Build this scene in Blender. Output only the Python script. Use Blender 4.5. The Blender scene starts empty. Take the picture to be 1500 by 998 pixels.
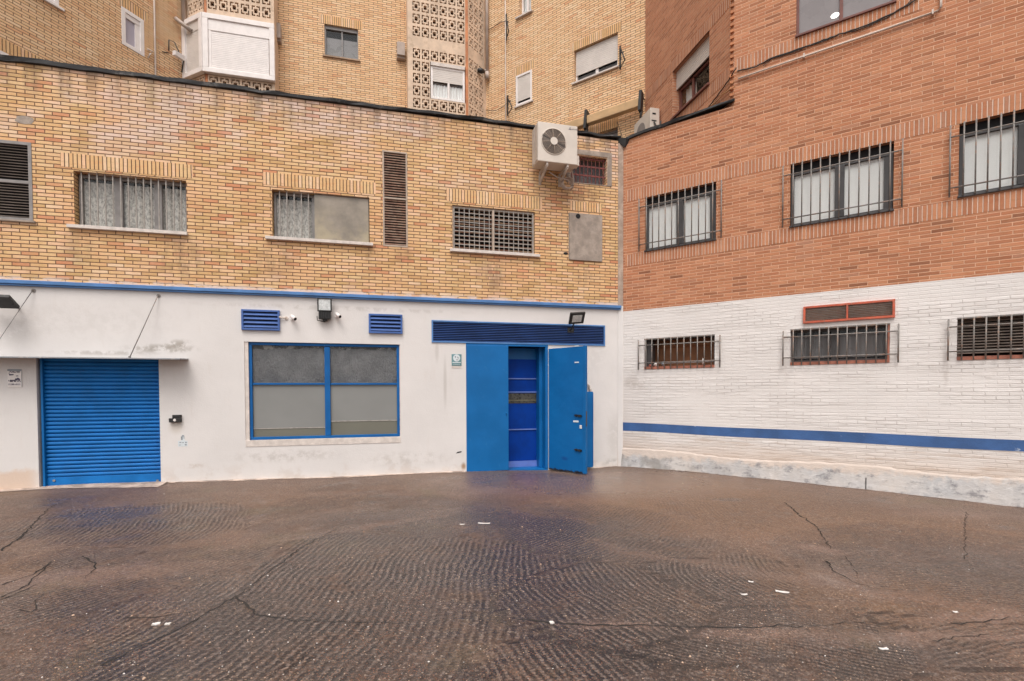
import bpy, math, random
from math import sin, cos, radians, pi, floor, sqrt, hypot, exp
from mathutils import Vector, Matrix, noise as mnoise
random.seed(7)
scene = bpy.context.scene
col = scene.collection

# ------------------------------------------------------------------ camera
F, CX, CY = 749.0, 750.0, 591.4          # focal length and principal point in photo pixels
PITCH, ROLL, EYE = radians(-1.39), radians(-0.196), 1.65
_cp, _sp, _cr, _sr = cos(PITCH), sin(PITCH), cos(ROLL), sin(ROLL)
_f = Vector((0, _cp, _sp)); _u = Vector((0, -_sp, _cp)); _r = Vector((1, 0, 0))
CR = _r*_cr + _u*_sr; CU = -_r*_sr + _u*_cr
cam = bpy.data.objects.new('camera', bpy.data.cameras.new('camera'))
col.objects.link(cam)
cam.data.sensor_width = 36; cam.data.lens = F/1500*36
cam.data.shift_y = (CY-499)/1500
cam.data.clip_end = 2000; cam.data.clip_start = 0.05
cam.matrix_world = Matrix(((CR.x, CU.x, -_f.x, 0), (CR.y, CU.y, -_f.y, 0), (CR.z, CU.z, -_f.z, EYE), (0, 0, 0, 1)))
scene.camera = cam

# ------------------------------------------------------------------ sky, sun, exposure
SUN_EL, SUN_AZ = radians(60), radians(-174)    # azimuth from +Y, clockwise: behind the camera, to the left
world = bpy.data.worlds.new('World'); scene.world = world; world.use_nodes = True
wt = world.node_tree; wt.nodes.clear()
wo = wt.nodes.new('ShaderNodeOutputWorld'); bg = wt.nodes.new('ShaderNodeBackground')
sky = wt.nodes.new('ShaderNodeTexSky'); sky.sky_type = 'NISHITA'; sky.sun_disc = False
sky.sun_elevation = SUN_EL; sky.sun_rotation = SUN_AZ
sky.air_density = 1.0; sky.dust_density = 4.0
hs = wt.nodes.new('ShaderNodeHueSaturation'); hs.inputs['Saturation'].default_value = 0.06
wt.links.new(sky.outputs[0], hs.inputs['Color'])
wt.links.new(hs.outputs[0], bg.inputs[0]); wt.links.new(bg.outputs[0], wo.inputs[0])
bg.inputs[1].default_value = 0.15
sun = bpy.data.objects.new('sun', bpy.data.lights.new('sun', 'SUN')); col.objects.link(sun)
sun.data.energy = 1.1; sun.data.angle = radians(32); sun.data.color = (1.0, 0.93, 0.86)
sd = Vector((sin(SUN_AZ)*cos(SUN_EL), cos(SUN_AZ)*cos(SUN_EL), sin(SUN_EL)))
sun.rotation_euler = sd.to_track_quat('Z', 'Y').to_euler(); sun.location = sd*40
vs = scene.view_settings; vs.view_transform = 'Standard'; vs.look = 'None'; vs.gamma = 1; vs.exposure = 0.44
vs.use_curve_mapping = False

# ------------------------------------------------------------------ frames: photo pixel -> place on a wall
def ray(u, v): return CR*((u-CX)/F) - CU*((v-CY)/F) + _f
def ground_pt(u, v, z=0.0):
    d = ray(u, v); return d*((z-EYE)/d.z) + Vector((0, 0, EYE))
class Wall:
    def __init__(s, o, az):
        s.o = Vector((o[0], o[1], 0)); a = radians(az)
        s.t = Vector((sin(a), cos(a), 0)); s.n = Vector((s.t.y, -s.t.x, 0))
    def P(s, a, z, n=0.0): return s.o + s.t*a + s.n*n + Vector((0, 0, z))
    def px(s, u, v, off=0.0):
        d = ray(u, v); q = s.o + s.n*off - Vector((0, 0, EYE))
        p = d*(s.n.dot(q)/s.n.dot(d)) + Vector((0, 0, EYE)); return (p-s.o).dot(s.t), p.z
    def rect(s, u0, v0, u1, v1, off=0.0):
        a, z1 = s.px(u0, v0, off); b, z0 = s.px(u1, v1, off); return a, b, z0, z1
P0 = ground_pt(909, 683)
A = Wall(P0, 75.47)                        # yellow brick wing, white ground floor
B = Wall(P0, 180-54.68)                    # red brick building
sQ = B.px(1075, 148)[0]; Q = B.P(sQ, 0)
C = Wall(Q, 180-13.15); sR = C.px(945, 150)[0]; R_ = C.P(sR, 0)
BP = Wall(R_, 180-54.68); sS = BP.px(712, 150)[0]; S_ = BP.P(sS, 0)
AP = Wall(S_, 75.47); sL = AP.px(275, 60)[0]; L0 = AP.P(sL, 0)
L = Wall(L0, 21.16)
G = Wall((0, 0, 0), 90)                    # plain world frame: s = x, n = -y

# ------------------------------------------------------------------ mesh builder
class MB:
    def __init__(s, fr=G): s.v = []; s.f = []; s.m = []; s.fr = fr; s.sm = []
    def face(s, pts, mi=0, smooth=False):
        b = len(s.v); s.v += [tuple(p) for p in pts]; s.f.append(tuple(range(b, b+len(pts)))); s.m.append(mi); s.sm.append(smooth)
    def box(s, a, b, z0, z1, n0, n1, mi=0, skip=''):
        if a > b: a, b = b, a
        c = [(a,z0,n0),(b,z0,n0),(b,z1,n0),(a,z1,n0),(a,z0,n1),(b,z0,n1),(b,z1,n1),(a,z1,n1)]
        o = len(s.v); s.v += c
        for k, q in (('n',(4,5,6,7)),('k',(1,0,3,2)),('l',(0,4,7,3)),('r',(5,1,2,6)),('t',(7,6,2,3)),('b',(0,1,5,4))):
            if k in skip: continue
            s.f.append(tuple(o+i for i in q)); s.m.append(mi); s.sm.append(False)
    def tbox(s, c, ax, ay, az_, mi=0):
        """box from centre and three half-axis vectors, local coordinates"""
        c = Vector(c); o = len(s.v)
        for k in ((-1,-1,-1),(1,-1,-1),(1,1,-1),(-1,1,-1),(-1,-1,1),(1,-1,1),(1,1,1),(-1,1,1)):
            s.v.append(tuple(c + Vector(ax)*k[0] + Vector(ay)*k[1] + Vector(az_)*k[2]))
        for q in ((4,5,6,7),(1,0,3,2),(0,4,7,3),(5,1,2,6),(7,6,2,3),(0,1,5,4)):
            s.f.append(tuple(o+i for i in q)); s.m.append(mi); s.sm.append(False)
    def tube(s, pts, r, k=6, mi=0, cap=True):
        pts = [Vector(p) for p in pts]; o = len(s.v); rr = r if isinstance(r, (list, tuple)) else [r]*len(pts)
        for i, p in enumerate(pts):
            d = (pts[min(i+1, len(pts)-1)] - pts[max(i-1, 0)]).normalized()
            h = Vector((0, 1, 0)) if abs(d.y) < .9 else Vector((1, 0, 0))
            x = d.cross(h).normalized(); y = d.cross(x).normalized()
            for j in range(k):
                a = 2*pi*j/k; s.v.append(tuple(p + (x*cos(a)+y*sin(a))*rr[i]))
        for i in range(len(pts)-1):
            for j in range(k):
                j2 = (j+1) % k
                s.f.append((o+i*k+j, o+i*k+j2, o+(i+1)*k+j2, o+(i+1)*k+j)); s.m.append(mi); s.sm.append(True)
        if cap:
            s.f.append(tuple(o+j for j in range(k))[::-1]); s.m.append(mi); s.sm.append(False)
            s.f.append(tuple(o+(len(pts)-1)*k+j for j in range(k))); s.m.append(mi); s.sm.append(False)
    def disc(s, c, r, n0, n1, k=24, mi=0, sq=1.0):
        """disc standing proud of the wall (axis n)"""
        a = [(c[0]+r*cos(2*pi*j/k), c[1]+r*sq*sin(2*pi*j/k)) for j in range(k)]
        s.face([(x, z, n1) for x, z in a], mi)
        for j in range(k):
            x, z = a[j]; x2, z2 = a[(j+1) % k]
            s.face([(x, z, n0), (x2, z2, n0), (x2, z2, n1), (x, z, n1)], mi)
    def poly(s, pts, n0, n1, mi=0):
        s.face([(x, z, n1) for x, z in pts], mi)
        for i in range(len(pts)):
            x, z = pts[i]; x2, z2 = pts[(i+1) % len(pts)]
            s.face([(x, z, n0), (x2, z2, n0), (x2, z2, n1), (x, z, n1)], mi)
    def build(s, name, mats, parent=None, uvo=(0, 0), bevel=0):
        if not isinstance(mats, (list, tuple)): mats = [mats]
        fr = s.fr; W = [fr.P(*p) for p in s.v]
        me = bpy.data.meshes.new(name)
        if parent is not None:
            org = root_loc(parent); 
        else:
            org = Vector((sum(p.x for p in W)/len(W), sum(p.y for p in W)/len(W), min(p.z for p in W)))
        me.from_pydata([p-org for p in W], [], s.f)
        uv = me.uv_layers.new(name='UVMap')
        for pl, mi, sm in zip(me.polygons, s.m, s.sm):
            pl.material_index = mi; pl.use_smooth = sm
            q = [Vector(s.v[i]) for i in pl.vertices]
            nn = Vector((0, 0, 0))
            for i in range(len(q)): nn += q[i].cross(q[(i+1) % len(q)])
            ax = max(range(3), key=lambda i: abs(nn[i]))
            for li, vi in zip(pl.loop_indices, pl.vertices):
                a, z, n = s.v[vi]
                t = (n, z) if ax == 0 else ((a, n) if ax == 1 else (a, z))
                uv.data[li].uv = (t[0]-uvo[0], t[1]-uvo[1])
        for m in mats: me.materials.append(m)
        o = bpy.data.objects.new(name, me); col.objects.link(o)
        if parent is not None: o.parent = parent
        else: o.location = org
        if bevel:
            b = o.modifiers.new('bevel', 'BEVEL'); b.width = bevel; b.segments = 2; b.limit_method = 'ANGLE'
        return o
def root_loc(p):
    l = Vector(p.location)
    while p.parent: p = p.parent; l += Vector(p.location)
    return l
def tag(o, label, cat, group=None, kind=None):
    o['label'] = label
    if cat: o['category'] = cat
    if group: o['group'] = group
    if kind: o['kind'] = kind
    return o
def thing(name, loc, label, cat, group=None):
    o = bpy.data.objects.new(name, None); col.objects.link(o); o.location = loc; o.empty_display_size = .2
    return tag(o, label, cat, group)

# ------------------------------------------------------------------ materials
class NT:
    def __init__(s, name):
        s.mat = bpy.data.materials.new(name); s.mat.use_nodes = True; s.t = s.mat.node_tree; s.t.nodes.clear()
        s.out = s.t.nodes.new('ShaderNodeOutputMaterial'); s.b = s.t.nodes.new('ShaderNodeBsdfPrincipled')
        s.t.links.new(s.b.outputs[0], s.out.inputs[0]); s.uvn = None; s.obn = None
    def n(s, ty, **k):
        x = s.t.nodes.new(ty)
        for a, b in k.items(): setattr(x, a, b)
        return x
    def set(s, inp, v):
        if isinstance(v, bpy.types.NodeSocket): s.t.links.new(v, inp)
        elif v is not None: inp.default_value = v
    def math(s, op, a, b=None, c=None, clamp=False):
        x = s.n('ShaderNodeMath', operation=op, use_clamp=clamp)
        s.set(x.inputs[0], a)
        if b is not None: s.set(x.inputs[1], b)
        if c is not None: s.set(x.inputs[2], c)
        return x.outputs[0]
    def uv(s):
        if not s.uvn: s.uvn = s.n('ShaderNodeUVMap').outputs[0]
        return s.uvn
    def pos(s):
        if not s.obn: s.obn = s.n('ShaderNodeNewGeometry').outputs['Position']
        return s.obn
    def xyz(s, v):
        x = s.n('ShaderNodeSeparateXYZ'); s.set(x.inputs[0], v); return x.outputs
    def comb(s, a, b, c=0.0):
        x = s.n('ShaderNodeCombineXYZ'); s.set(x.inputs[0], a); s.set(x.inputs[1], b); s.set(x.inputs[2], c); return x.outputs[0]
    def noise(s, vec, scale, detail=3, rough=.55, stretch=None, off=0.0):
        if stretch or off:
            mp = s.n('ShaderNodeMapping'); s.set(mp.inputs[0], vec)
            mp.inputs['Location'].default_value = (off, off*.7, off*.3)
            if stretch: mp.inputs['Scale'].default_value = stretch
            vec = mp.outputs[0]
        x = s.n('ShaderNodeTexNoise'); s.set(x.inputs['Vector'], vec); x.inputs['Scale'].default_value = scale
        x.inputs['Detail'].default_value = detail; x.inputs['Roughness'].default_value = rough; return x.outputs[0]
    def smooth(s, v, lo, hi, a=0.0, b=1.0):
        x = s.n('ShaderNodeMapRange', interpolation_type='SMOOTHSTEP'); s.set(x.inputs[0], v)
        s.set(x.inputs[1], lo); s.set(x.inputs[2], hi); s.set(x.inputs[3], a); s.set(x.inputs[4], b); return x.outputs[0]
    def ramp(s, v, stops, interp='LINEAR'):
        x = s.n('ShaderNodeValToRGB'); s.set(x.inputs[0], v); cr = x.color_ramp; cr.interpolation = interp
        while len(cr.elements) < len(stops): cr.elements.new(0.5)
        for e, (p, c) in zip(cr.elements, stops): e.position = p; e.color = (*c, 1)
        return x.outputs[0]
    def mix(s, fac, a, b, mode='MIX'):
        x = s.n('ShaderNodeMix', data_type='RGBA', blend_type=mode)
        s.set(x.inputs[0], fac)
        s.set(x.inputs[6], (*a, 1) if isinstance(a, tuple) else a); s.set(x.inputs[7], (*b, 1) if isinstance(b, tuple) else b)
        return x.outputs[2]
    def blob(s, x, y, cx, cy, rx, ry):
        dx = s.math('DIVIDE', s.math('SUBTRACT', x, cx), rx); dy = s.math('DIVIDE', s.math('SUBTRACT', y, cy), ry)
        d = s.math('SQRT', s.math('ADD', s.math('MULTIPLY', dx, dx), s.math('MULTIPLY', dy, dy)))
        return s.smooth(d, 0.2, 1.0, 1.0, 0.0)
    def bump(s, h, dist=.005, strength=1.0):
        x = s.n('ShaderNodeBump'); s.set(x.inputs['Height'], h); x.inputs['Distance'].default_value = dist
        m_ = s.set(x.inputs['Strength'], strength); s.t.links.new(x.outputs[0], s.b.inputs['Normal'])
    def fin(s, color, rough=.7, metal=0.0, spec=.5):
        s.set(s.b.inputs['Base Color'], (*color, 1) if isinstance(color, tuple) else color)
        s.set(s.b.inputs['Roughness'], rough); s.b.inputs['Metallic'].default_value = metal
        s.b.inputs['Specular IOR Level'].default_value = spec
        return s.mat

def brick_nodes(m, bw, bh, mw, offset=0.5, drift=True):
    X = m.xyz(m.uv()); x, z = X[0], X[1]
    wob = m.math('MULTIPLY', m.math('SUBTRACT', m.noise(m.uv(), 9, 2), .5), .006)
    zz = m.math('ADD', z, wob)
    rz = m.math('DIVIDE', zz, bh); row = m.math('FLOOR', rz)
    sh = m.math('MULTIPLY', m.math('MODULO', m.math('ABSOLUTE', row), 2.0), offset)
    if drift:
        wn = m.n('ShaderNodeTexWhiteNoise', noise_dimensions='1D'); m.set(wn.inputs['W'], row)
        sh = m.math('ADD', sh, m.math('MULTIPLY', wn.outputs[0], .07))
    rx = m.math('ADD', m.math('DIVIDE', m.math('ADD', x, wob), bw), sh); cl = m.math('FLOOR', rx)
    fx = m.math('FRACT', rx); fz = m.math('FRACT', rz)
    ex = m.math('MULTIPLY', m.math('MINIMUM', fx, m.math('SUBTRACT', 1.0, fx)), bw)
    ez = m.math('MULTIPLY', m.math('MINIMUM', fz, m.math('SUBTRACT', 1.0, fz)), bh)
    e = m.math('MINIMUM', ex, ez)
    e = m.math('ADD', e, m.math('MULTIPLY', m.math('SUBTRACT', m.noise(m.uv(), 60, 2), .5), .004))
    brick = m.smooth(e, mw*.32, mw*.68)
    wn = m.n('ShaderNodeTexWhiteNoise', noise_dimensions='2D'); m.set(wn.inputs['Vector'], m.comb(cl, row))
    return x, z, brick, wn.outputs[0], wn.outputs[1], e

def brick_mat(name, stops, mortar, bw=.245, bh=.0612, mw=.011, offset=.5, tint=None, extra=None, dirt=.35, seed=0.0):
    m = NT(name)
    x, z, br, rnd, rcol, e = brick_nodes(m, bw, bh, mw, offset)
    c = m.ramp(rnd, stops)
    # clouds of tone over many bricks, and grain within a brick
    big = m.noise(m.uv(), .9, 4, .6, off=seed)
    c = m.mix(m.smooth(big, .35, .7, 0.0, .32), c, m.mix(1.0, c, tint or (.9, .8, .72), 'MULTIPLY'))
    hv = m.noise(m.uv(), 7, 4, .7, stretch=(.6, 2.2, 1), off=seed+30)
    c = m.mix(m.smooth(hv, .50, .68, 0, .55), c, m.mix(1.0, c, (1.0, .80, .74), 'MULTIPLY'))
    hv2 = m.noise(m.uv(), 9, 4, .7, stretch=(.6, 2.0, 1), off=seed+50)
    c = m.mix(m.smooth(hv2, .50, .66, 0, .55), c, m.mix(1.0, c, (.78, .80, .72), 'MULTIPLY'))
    gr = m.noise(m.uv(), 70, 3, .7)
    c = m.mix(m.smooth(gr, .3, .75, .28, 0.0), c, m.mix(1.0, c, (.55, .5, .45), 'MULTIPLY'))
    if extra: c = extra(m, x, z, c, rnd)
    mo = m.mix(m.noise(m.uv(), 3, 3), tuple(q*.75 for q in mortar), tuple(min(1, q*1.25) for q in mortar))
    c2 = m.mix(br, mo, c)
    if extra and getattr(extra, 'post', None): c2 = extra.post(m, x, z, c2)
    m.bump(m.math('ADD', m.math('MULTIPLY', br, 1.0), m.math('MULTIPLY', gr, .25)), .006)
    return m.fin(c2, .85, spec=.25)

DRIPS = [(*A.px(u_, v_), rx_, rz_, st_) for u_, v_, rx_, rz_, st_ in ((265, 375, .5, .55, .5), (115, 365, .35, .4, .3), (405, 385, .5, .5, .4), (720, 405, .45, .5, .55), (545, 372, .2, .4, .4), (850, 285, .75, .35, .5), (590, 372, .25, .3, .3), (858, 405, .4, .3, .3), (770, 200, .5, .5, .35))]
YST = [(0, (.66, .29, .155)), (.08, (.70, .38, .20)), (.13, (.64, .41, .19)), (.3, (.77, .485, .245)), (.55, (.82, .53, .285)),
       (.75, (.80, .555, .30)), (.88, (.86, .55, .345)), (1, (.87, .63, .41))]
def y_extra(m, x, z, c, rnd):
    # pale efflorescence high up, greenish-brown grime below the parapet and in streaks
    w = m.noise(m.uv(), .7, 4, .65, stretch=(.6, 1, 1), off=3.1)
    band = m.math('MULTIPLY', m.smooth(z, 5.3, 6.2), m.smooth(w, .46, .62))
    c = m.mix(m.math('MULTIPLY', m.math('MULTIPLY', band, m.smooth(rnd, .2, .8, .45, 1.0)), .75), c, (.74, .58, .52))
    st = m.noise(m.uv(), 1.6, 3, .6, stretch=(3.0, .25, 1), off=8.2)
    top = m.math('MULTIPLY', m.smooth(z, 6.35, 7.0), m.smooth(st, .38, .7))
    c = m.mix(m.math('MULTIPLY', top, .75), c, (.23, .17, .12))
    gr = m.noise(m.uv(), 1.1, 4, .6, off=12.0)
    c = m.mix(m.smooth(gr, .52, .70, 0, .38), c, (.50, .33, .13))
    c = m.mix(m.smooth(m.noise(m.uv(), .8, 4, .6, off=33.), .52, .68, 0, .4), c, (.78, .42, .23))
    return c
def y_post(m, x, z, c):
    w = m.noise(m.uv(), 9, 4, .7, stretch=(.35, 1, 1))
    lim = m.math('MULTIPLY', m.smooth(z, 3.53, 3.60, 1.0, 0.0), m.smooth(w, .44, .55))
    c = m.mix(lim, c, (.66, .52, .44))
    for bx, bz, rx, rz, st_ in DRIPS:
        mk = m.math('MULTIPLY', m.blob(x, z, bx, bz, rx, rz), m.smooth(m.noise(m.uv(), 3.5, 4, .7, stretch=(2.2, .5, 1), off=bx), .35, .6))
        c = m.mix(m.math('MULTIPLY', mk, st_), c, (.20, .125, .08))
    fade = m.smooth(m.noise(m.uv(), 2.2, 4, .6, off=21.), .5, .75, 0, .35)
    c = m.mix(m.math('MULTIPLY', fade, m.smooth(z, 3.6, 4.3, 1.0, .25)), c, (.60, .36, .25))
    return c
y_extra.post = y_post
M = {}
M['yellow'] = brick_mat('yellow_brick', YST, (.17, .095, .058), mw=.013, extra=y_extra)
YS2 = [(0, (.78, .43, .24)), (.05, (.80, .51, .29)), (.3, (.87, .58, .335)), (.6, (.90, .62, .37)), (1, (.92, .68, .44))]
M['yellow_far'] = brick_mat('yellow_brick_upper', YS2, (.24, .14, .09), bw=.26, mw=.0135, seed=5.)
M['yellow_soldier'] = brick_mat('yellow_soldier_brick', YST[3:], (.13, .08, .05), bw=.0605, bh=1.0, mw=.013, offset=0)
RST = [(0, (.29, .125, .07)), (.035, (.38, .165, .09)), (.12, (.455, .195, .105)), (.4, (.50, .215, .115)), (.7, (.545, .24, .128)), (.9, (.60, .28, .155)), (1, (.46, .225, .14))]
M['red'] = brick_mat('red_brick', RST, (.68, .40, .265), bw=.268, bh=.0597, mw=.011, tint=(.88, .82, .8), seed=2.)
M['red_soldier'] = brick_mat('red_soldier_brick', RST[2:], (.68, .50, .40), bw=.0597, bh=1.0, mw=.0125, offset=0, tint=(.88, .82, .8))
RS2 = [(0, (.42, .18, .10)), (.3, (.53, .235, .13)), (.7, (.58, .265, .15)), (1, (.64, .31, .18))]
M['red_c'] = brick_mat('red_brick_recess', RS2, (.58, .37, .26), bw=.268, bh=.0597, mw=.011, seed=9.)

def white_wall(name, base=(.70, .66, .635), stains=(), brick=False, spots=.5, band=None):
    m = NT(name); X = m.xyz(m.uv()); x, z = X[0], X[1]
    h = m.noise(m.uv(), 45, 4, .65)
    c = m.mix(m.smooth(m.noise(m.uv(), .8, 4, .6), .3, .7), base, tuple(q*.93 for q in base))
    c = m.mix(m.smooth(m.noise(m.uv(), 5, 3, .6, stretch=(1.6, .35, 1)), .55, .8, 0, .16), c, (.55, .47, .41))
    if brick:
        x, z, br, rnd, rc, e = brick_nodes(m, .268, .0597, .012)
        # heavy paint fills most joints; some stay open and dirty
        vis = m.smooth(m.noise(m.uv(), 1.7, 4, .7, stretch=(.35, 1.6, 1), off=4.), .45, .62)
        j = m.math('SUBTRACT', 1.0, br)
        c = m.mix(m.math('MULTIPLY', j, m.math('MULTIPLY', m.math('ADD', .02, m.math('MULTIPLY', vis, .30)), m.smooth(z, .35, .8, .12, 1.0))), c, (.42, .35, .31))
        c = m.mix(m.math('MULTIPLY', m.math('SUBTRACT', 1.0, rnd), .08), c, (.60, .50, .45))
        m.bump(m.math('ADD', m.math('MULTIPLY', br, m.math('ADD', .25, m.math('MULTIPLY', vis, .7))), m.math('MULTIPLY', h, .5)), .007)
    else:
        m.bump(m.math('ADD', m.math('MULTIPLY', h, .5), m.noise(m.uv(), 3, 3)), .006)
    # blobs: (s, z, rx, rz, colour, strength, noise scale, threshold)
    for i, (bx, bz, rx, rz, bc, st, ns, th) in enumerate(stains):
        mk = m.math('MULTIPLY', m.blob(x, z, bx, bz, rx, rz), m.smooth(m.noise(m.uv(), ns, 5, .7, off=2.3*i+1), th-.08, th+.1))
        c = m.mix(m.math('MULTIPLY', mk, st), c, bc)
    if band: c = band(m, x, z, c)
    # flecks and chips
    c = m.mix(m.smooth(m.noise(m.uv(), 30, 2, .5), .74, .8, 0, spots), c, (.45, .36, .30))
    return m.fin(c, .75, spec=.3)
def a_band(m, x, z, c):
    w = m.noise(m.uv(), 6, 4, .65)
    zz = m.math('ADD', z, m.math('MULTIPLY', m.math('SUBTRACT', w, .5), .25))
    c = m.mix(m.smooth(zz, .02, .16, .55, 0), c, (.74, .66, .60))
    c = m.mix(m.math('MULTIPLY', m.smooth(zz, .0, .5, 1, 0), m.smooth(m.noise(m.uv(), 2.5, 4, .7, off=6), .5, .65, 0, .35)), c, (.50, .40, .33))
    left = m.math('MULTIPLY', m.smooth(x, -10.8, -10.5, 1, 0), m.smooth(zz, .30, .42, .8, 0))
    return m.mix(left, c, (.62, .46, .35))
def b_band(m, x, z, c):
    w = m.noise(m.uv(), 2.5, 4, .65, stretch=(.5, 2, 1))
    zz = m.math('ADD', z, m.math('MULTIPLY', m.math('SUBTRACT', w, .5), .3))
    c = m.mix(m.smooth(zz, .3, .8, .6, 0), c, (.64, .50, .40))
    c = m.mix(m.math('MULTIPLY', m.smooth(zz, .55, .9, 1, 0), m.smooth(m.noise(m.uv(), 6, 5, .7, stretch=(.25, 2.5, 1), off=8), .5, .66, 0, .55)), c, (.47, .35, .27))
    c = m.mix(m.math('MULTIPLY', m.smooth(x, 0, .9, 1, 0), m.smooth(zz, .0, 2.8, .35, 0)), c, (.50, .40, .34))
    return c
def sA(u, v): return A.px(u, v)
_s = []
for (u, v, rx, rz, st, th) in ((235, 511, .75, .11, .75, .47), (262, 506, .3, .14, .8, .45), (150, 517, 1.1, .06, .5, .5), (475, 466, .2, .25, .3, .3),
                               (900, 640, .25, .7, .25, .4), (652, 560, .05, .7, .35, .3), (640, 515, .06, .3, .3, .35), (420, 668, 1.3, .16, .35, .5), (600, 672, 1.2, .2, .3, .52), (30, 480, .5, .5, .15, .4), (870, 520, .4, .5, .12, .45), (500, 452, 3.5, .07, .3, .5), (130, 470, 2.2, .5, .1, .5)):
    a, z = sA(u, v); _s.append((a, z, rx, rz, (.33, .29, .25), st, 7, th))
a, z = sA(679, 684); _s.append((a, z, .07, .12, (.33, .21, .13), 1.0, 3, .2))
a, z = sA(258, 617); _s.append((a, z-.1, .16, .18, (.5, .43, .35), .5, 3, .2))
a, z = sA(895, 680); _s.append((a, z, .3, .18, (.36, .33, .30), .7, 6, .45))
a, z = sA(283, 683); _s.append((a, z, .25, .06, (.5, .42, .36), .6, 9, .5))
M['white_a'] = white_wall('white_render', stains=_s, band=a_band)
_s = []
for (u, v, rx, rz, st) in ((930, 560, .4, .25, .4), (1385, 545, .06, .35, .4), (1150, 545, .2, .3, .15)):
    a, z = B.px(u, v); _s.append((a, z, rx, rz, (.42, .36, .32), st, 6, .45))
M['white_b'] = white_wall('white_painted_brick', base=(.755, .71, .68), stains=_s, brick=True, band=b_band)

def plain(name, c, rough=.6, var=.12, scale=6, metal=0.0, bump=0.0, bs=40, spec=.5, wear=None, streak=False):
    m = NT(name); p = m.pos()
    n = m.noise(p, scale, 4, .6, stretch=(1, 1, .2) if streak else None)
    k = m.mix(m.smooth(n, .3, .7), tuple(q*(1-var) for q in c), tuple(min(1, q*(1+var)) for q in c))
    if wear:
        k = m.mix(m.smooth(m.noise(p, wear[1], 5, .7), wear[2]-.05, wear[2]+.05, 0, wear[3]), k, wear[0])
    if bump: m.bump(m.noise(p, bs, 3, .6), bump)
    rr = m.smooth(m.noise(p, scale*2, 3), .3, .7, max(0, rough-.07), min(1, rough+.07))
    return m.fin(k, rr, metal, spec)
M['blue_door'] = plain('blue_door_paint', (.002, .118, .345), .42, .10, 1.3, bump=.004, bs=4, wear=((.03, .17, .38), 9, .66, .4), spec=.3)
M['blue_shutter'] = plain('blue_shutter_paint', (.008, .15, .45), .42, .12, 3, spec=.25)
M['blue_trim'] = plain('blue_trim_paint', (.075, .19, .42), .5, .15, 3, wear=((.35, .38, .42), 12, .70, .6))
M['blue_frame'] = plain('blue_frame_paint', (.005, .10, .31), .45, .12, 3, spec=.25)
M['blue_vent'] = plain('blue_vent_paint', (.045, .11, .33), .5, .15, 3)
M['blue_stripe'] = plain('blue_stripe_paint', (.04, .105, .27), .6, .18, 3, bump=.004, wear=((.5, .55, .62), 5, .69, .7), streak=False)
M['royal'] = plain('royal_blue_panel', (.001, .038, .26), .6, .18, 2, spec=.12)
M['royal_pale'] = plain('pale_blue_rail', (.12, .19, .50), .5, .1, 4)
M['black'] = plain('black_interior', (.012, .011, .012), .9, .2)
M['dark_metal'] = plain('black_metal', (.014, .013, .013), .5, .3, 12)
M['bitumen'] = plain('black_bitumen', (.022, .021, .022), .75, .35, 5, bump=.01, bs=9, wear=((.16, .15, .14), 4, .6, .5))
M['grille'] = plain('grey_grille_paint', (.20, .18, .165), .5, .25, 14, wear=((.27, .14, .08), 14, .56, .6))
M['grille_light'] = plain('pale_grille_paint', (.34, .31, .28), .5, .2, 14)
M['rust_grille'] = plain('rusty_red_grille', (.16, .035, .028), .6, .3, 10)
M['alu_dark'] = plain('dark_aluminium', (.055, .05, .05), .45, .15)
M['alu'] = plain('grey_aluminium', (.24, .22, .21), .45, .15)
M['white_pvc'] = plain('white_plastic', (.80, .74, .71), .4, .05)
M['ac_white'] = plain('cream_metal_case', (.62, .55, .48), .45, .06, 3)
M['ac_side'] = plain('cream_metal_side', (.50, .44, .39), .5, .1, 5, wear=((.3, .24, .2), 8, .6, .5))
M['louvre_brown'] = plain('brown_louvre', (.19, .095, .06), .6, .4, 6, wear=((.25, .17, .12), 9, .5, .7))
M['louvre_grey'] = plain('grey_louvre', (.20, .16, .135), .55, .2, 6)
M['beige_frame'] = plain('beige_frame', (.42, .33, .26), .6, .15, 8)
M['tan_slat'] = plain('tan_slat', (.36, .24, .15), .7, .35, 5, wear=((.22, .07, .04), 6, .5, .8))
M['red_vent'] = plain('red_vent_paint', (.50, .10, .05), .55, .2, 8, wear=((.3, .2, .15), 14, .6, .5))
M['stone_sill'] = plain('stone_sill', (.62, .55, .50), .7, .12, 9, bump=.003)
M['concrete'] = plain('grey_cement', (.33, .27, .225), .85, .22, 5, bump=.006, wear=((.24, .2, .17), 7, .55, .5))
M['canopy'] = plain('grey_sheet_metal', (.26, .27, .29), .6, .15, 4, wear=((.5, .44, .4), 6, .6, .6))
M['concrete_lt'] = plain('pinkish_cement', (.50, .40, .34), .85, .15, 5, bump=.006, wear=((.3, .25, .21), 5, .58, .5))
M['pilaster'] = plain('brown_grey_cement', (.42, .32, .255), .85, .2, 4, bump=.006, wear=((.28, .2, .15), 5, .52, .6))
M['lattice'] = plain('cream_breeze_block', (.66, .50, .37), .85, .12, 3, wear=((.42, .3, .2), 5, .6, .5))
M['terracotta'] = plain('orange_terracotta', (.50, .20, .09), .8, .25, 5)
M['brown_back'] = plain('brown_backdrop', (.16, .085, .05), .9, .5, 4)
M['strip_dark'] = plain('smoky_vision_panel', (.055, .05, .04), .3, .4, 9)
M['strip_pale'] = plain('dusty_rail', (.17, .15, .09), .6, .3, 8)
M['wood'] = plain('brown_wood', (.24, .105, .045), .7, .25, 3)
M['sill_red'] = plain('red_tile_sill', (.38, .14, .09), .6, .3, 8)
M['sill_dark'] = plain('dark_red_sill', (.17, .06, .045), .6, .2, 6)
M['pipe'] = plain('cream_pipe', (.62, .52, .45), .5, .12, 3)
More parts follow.
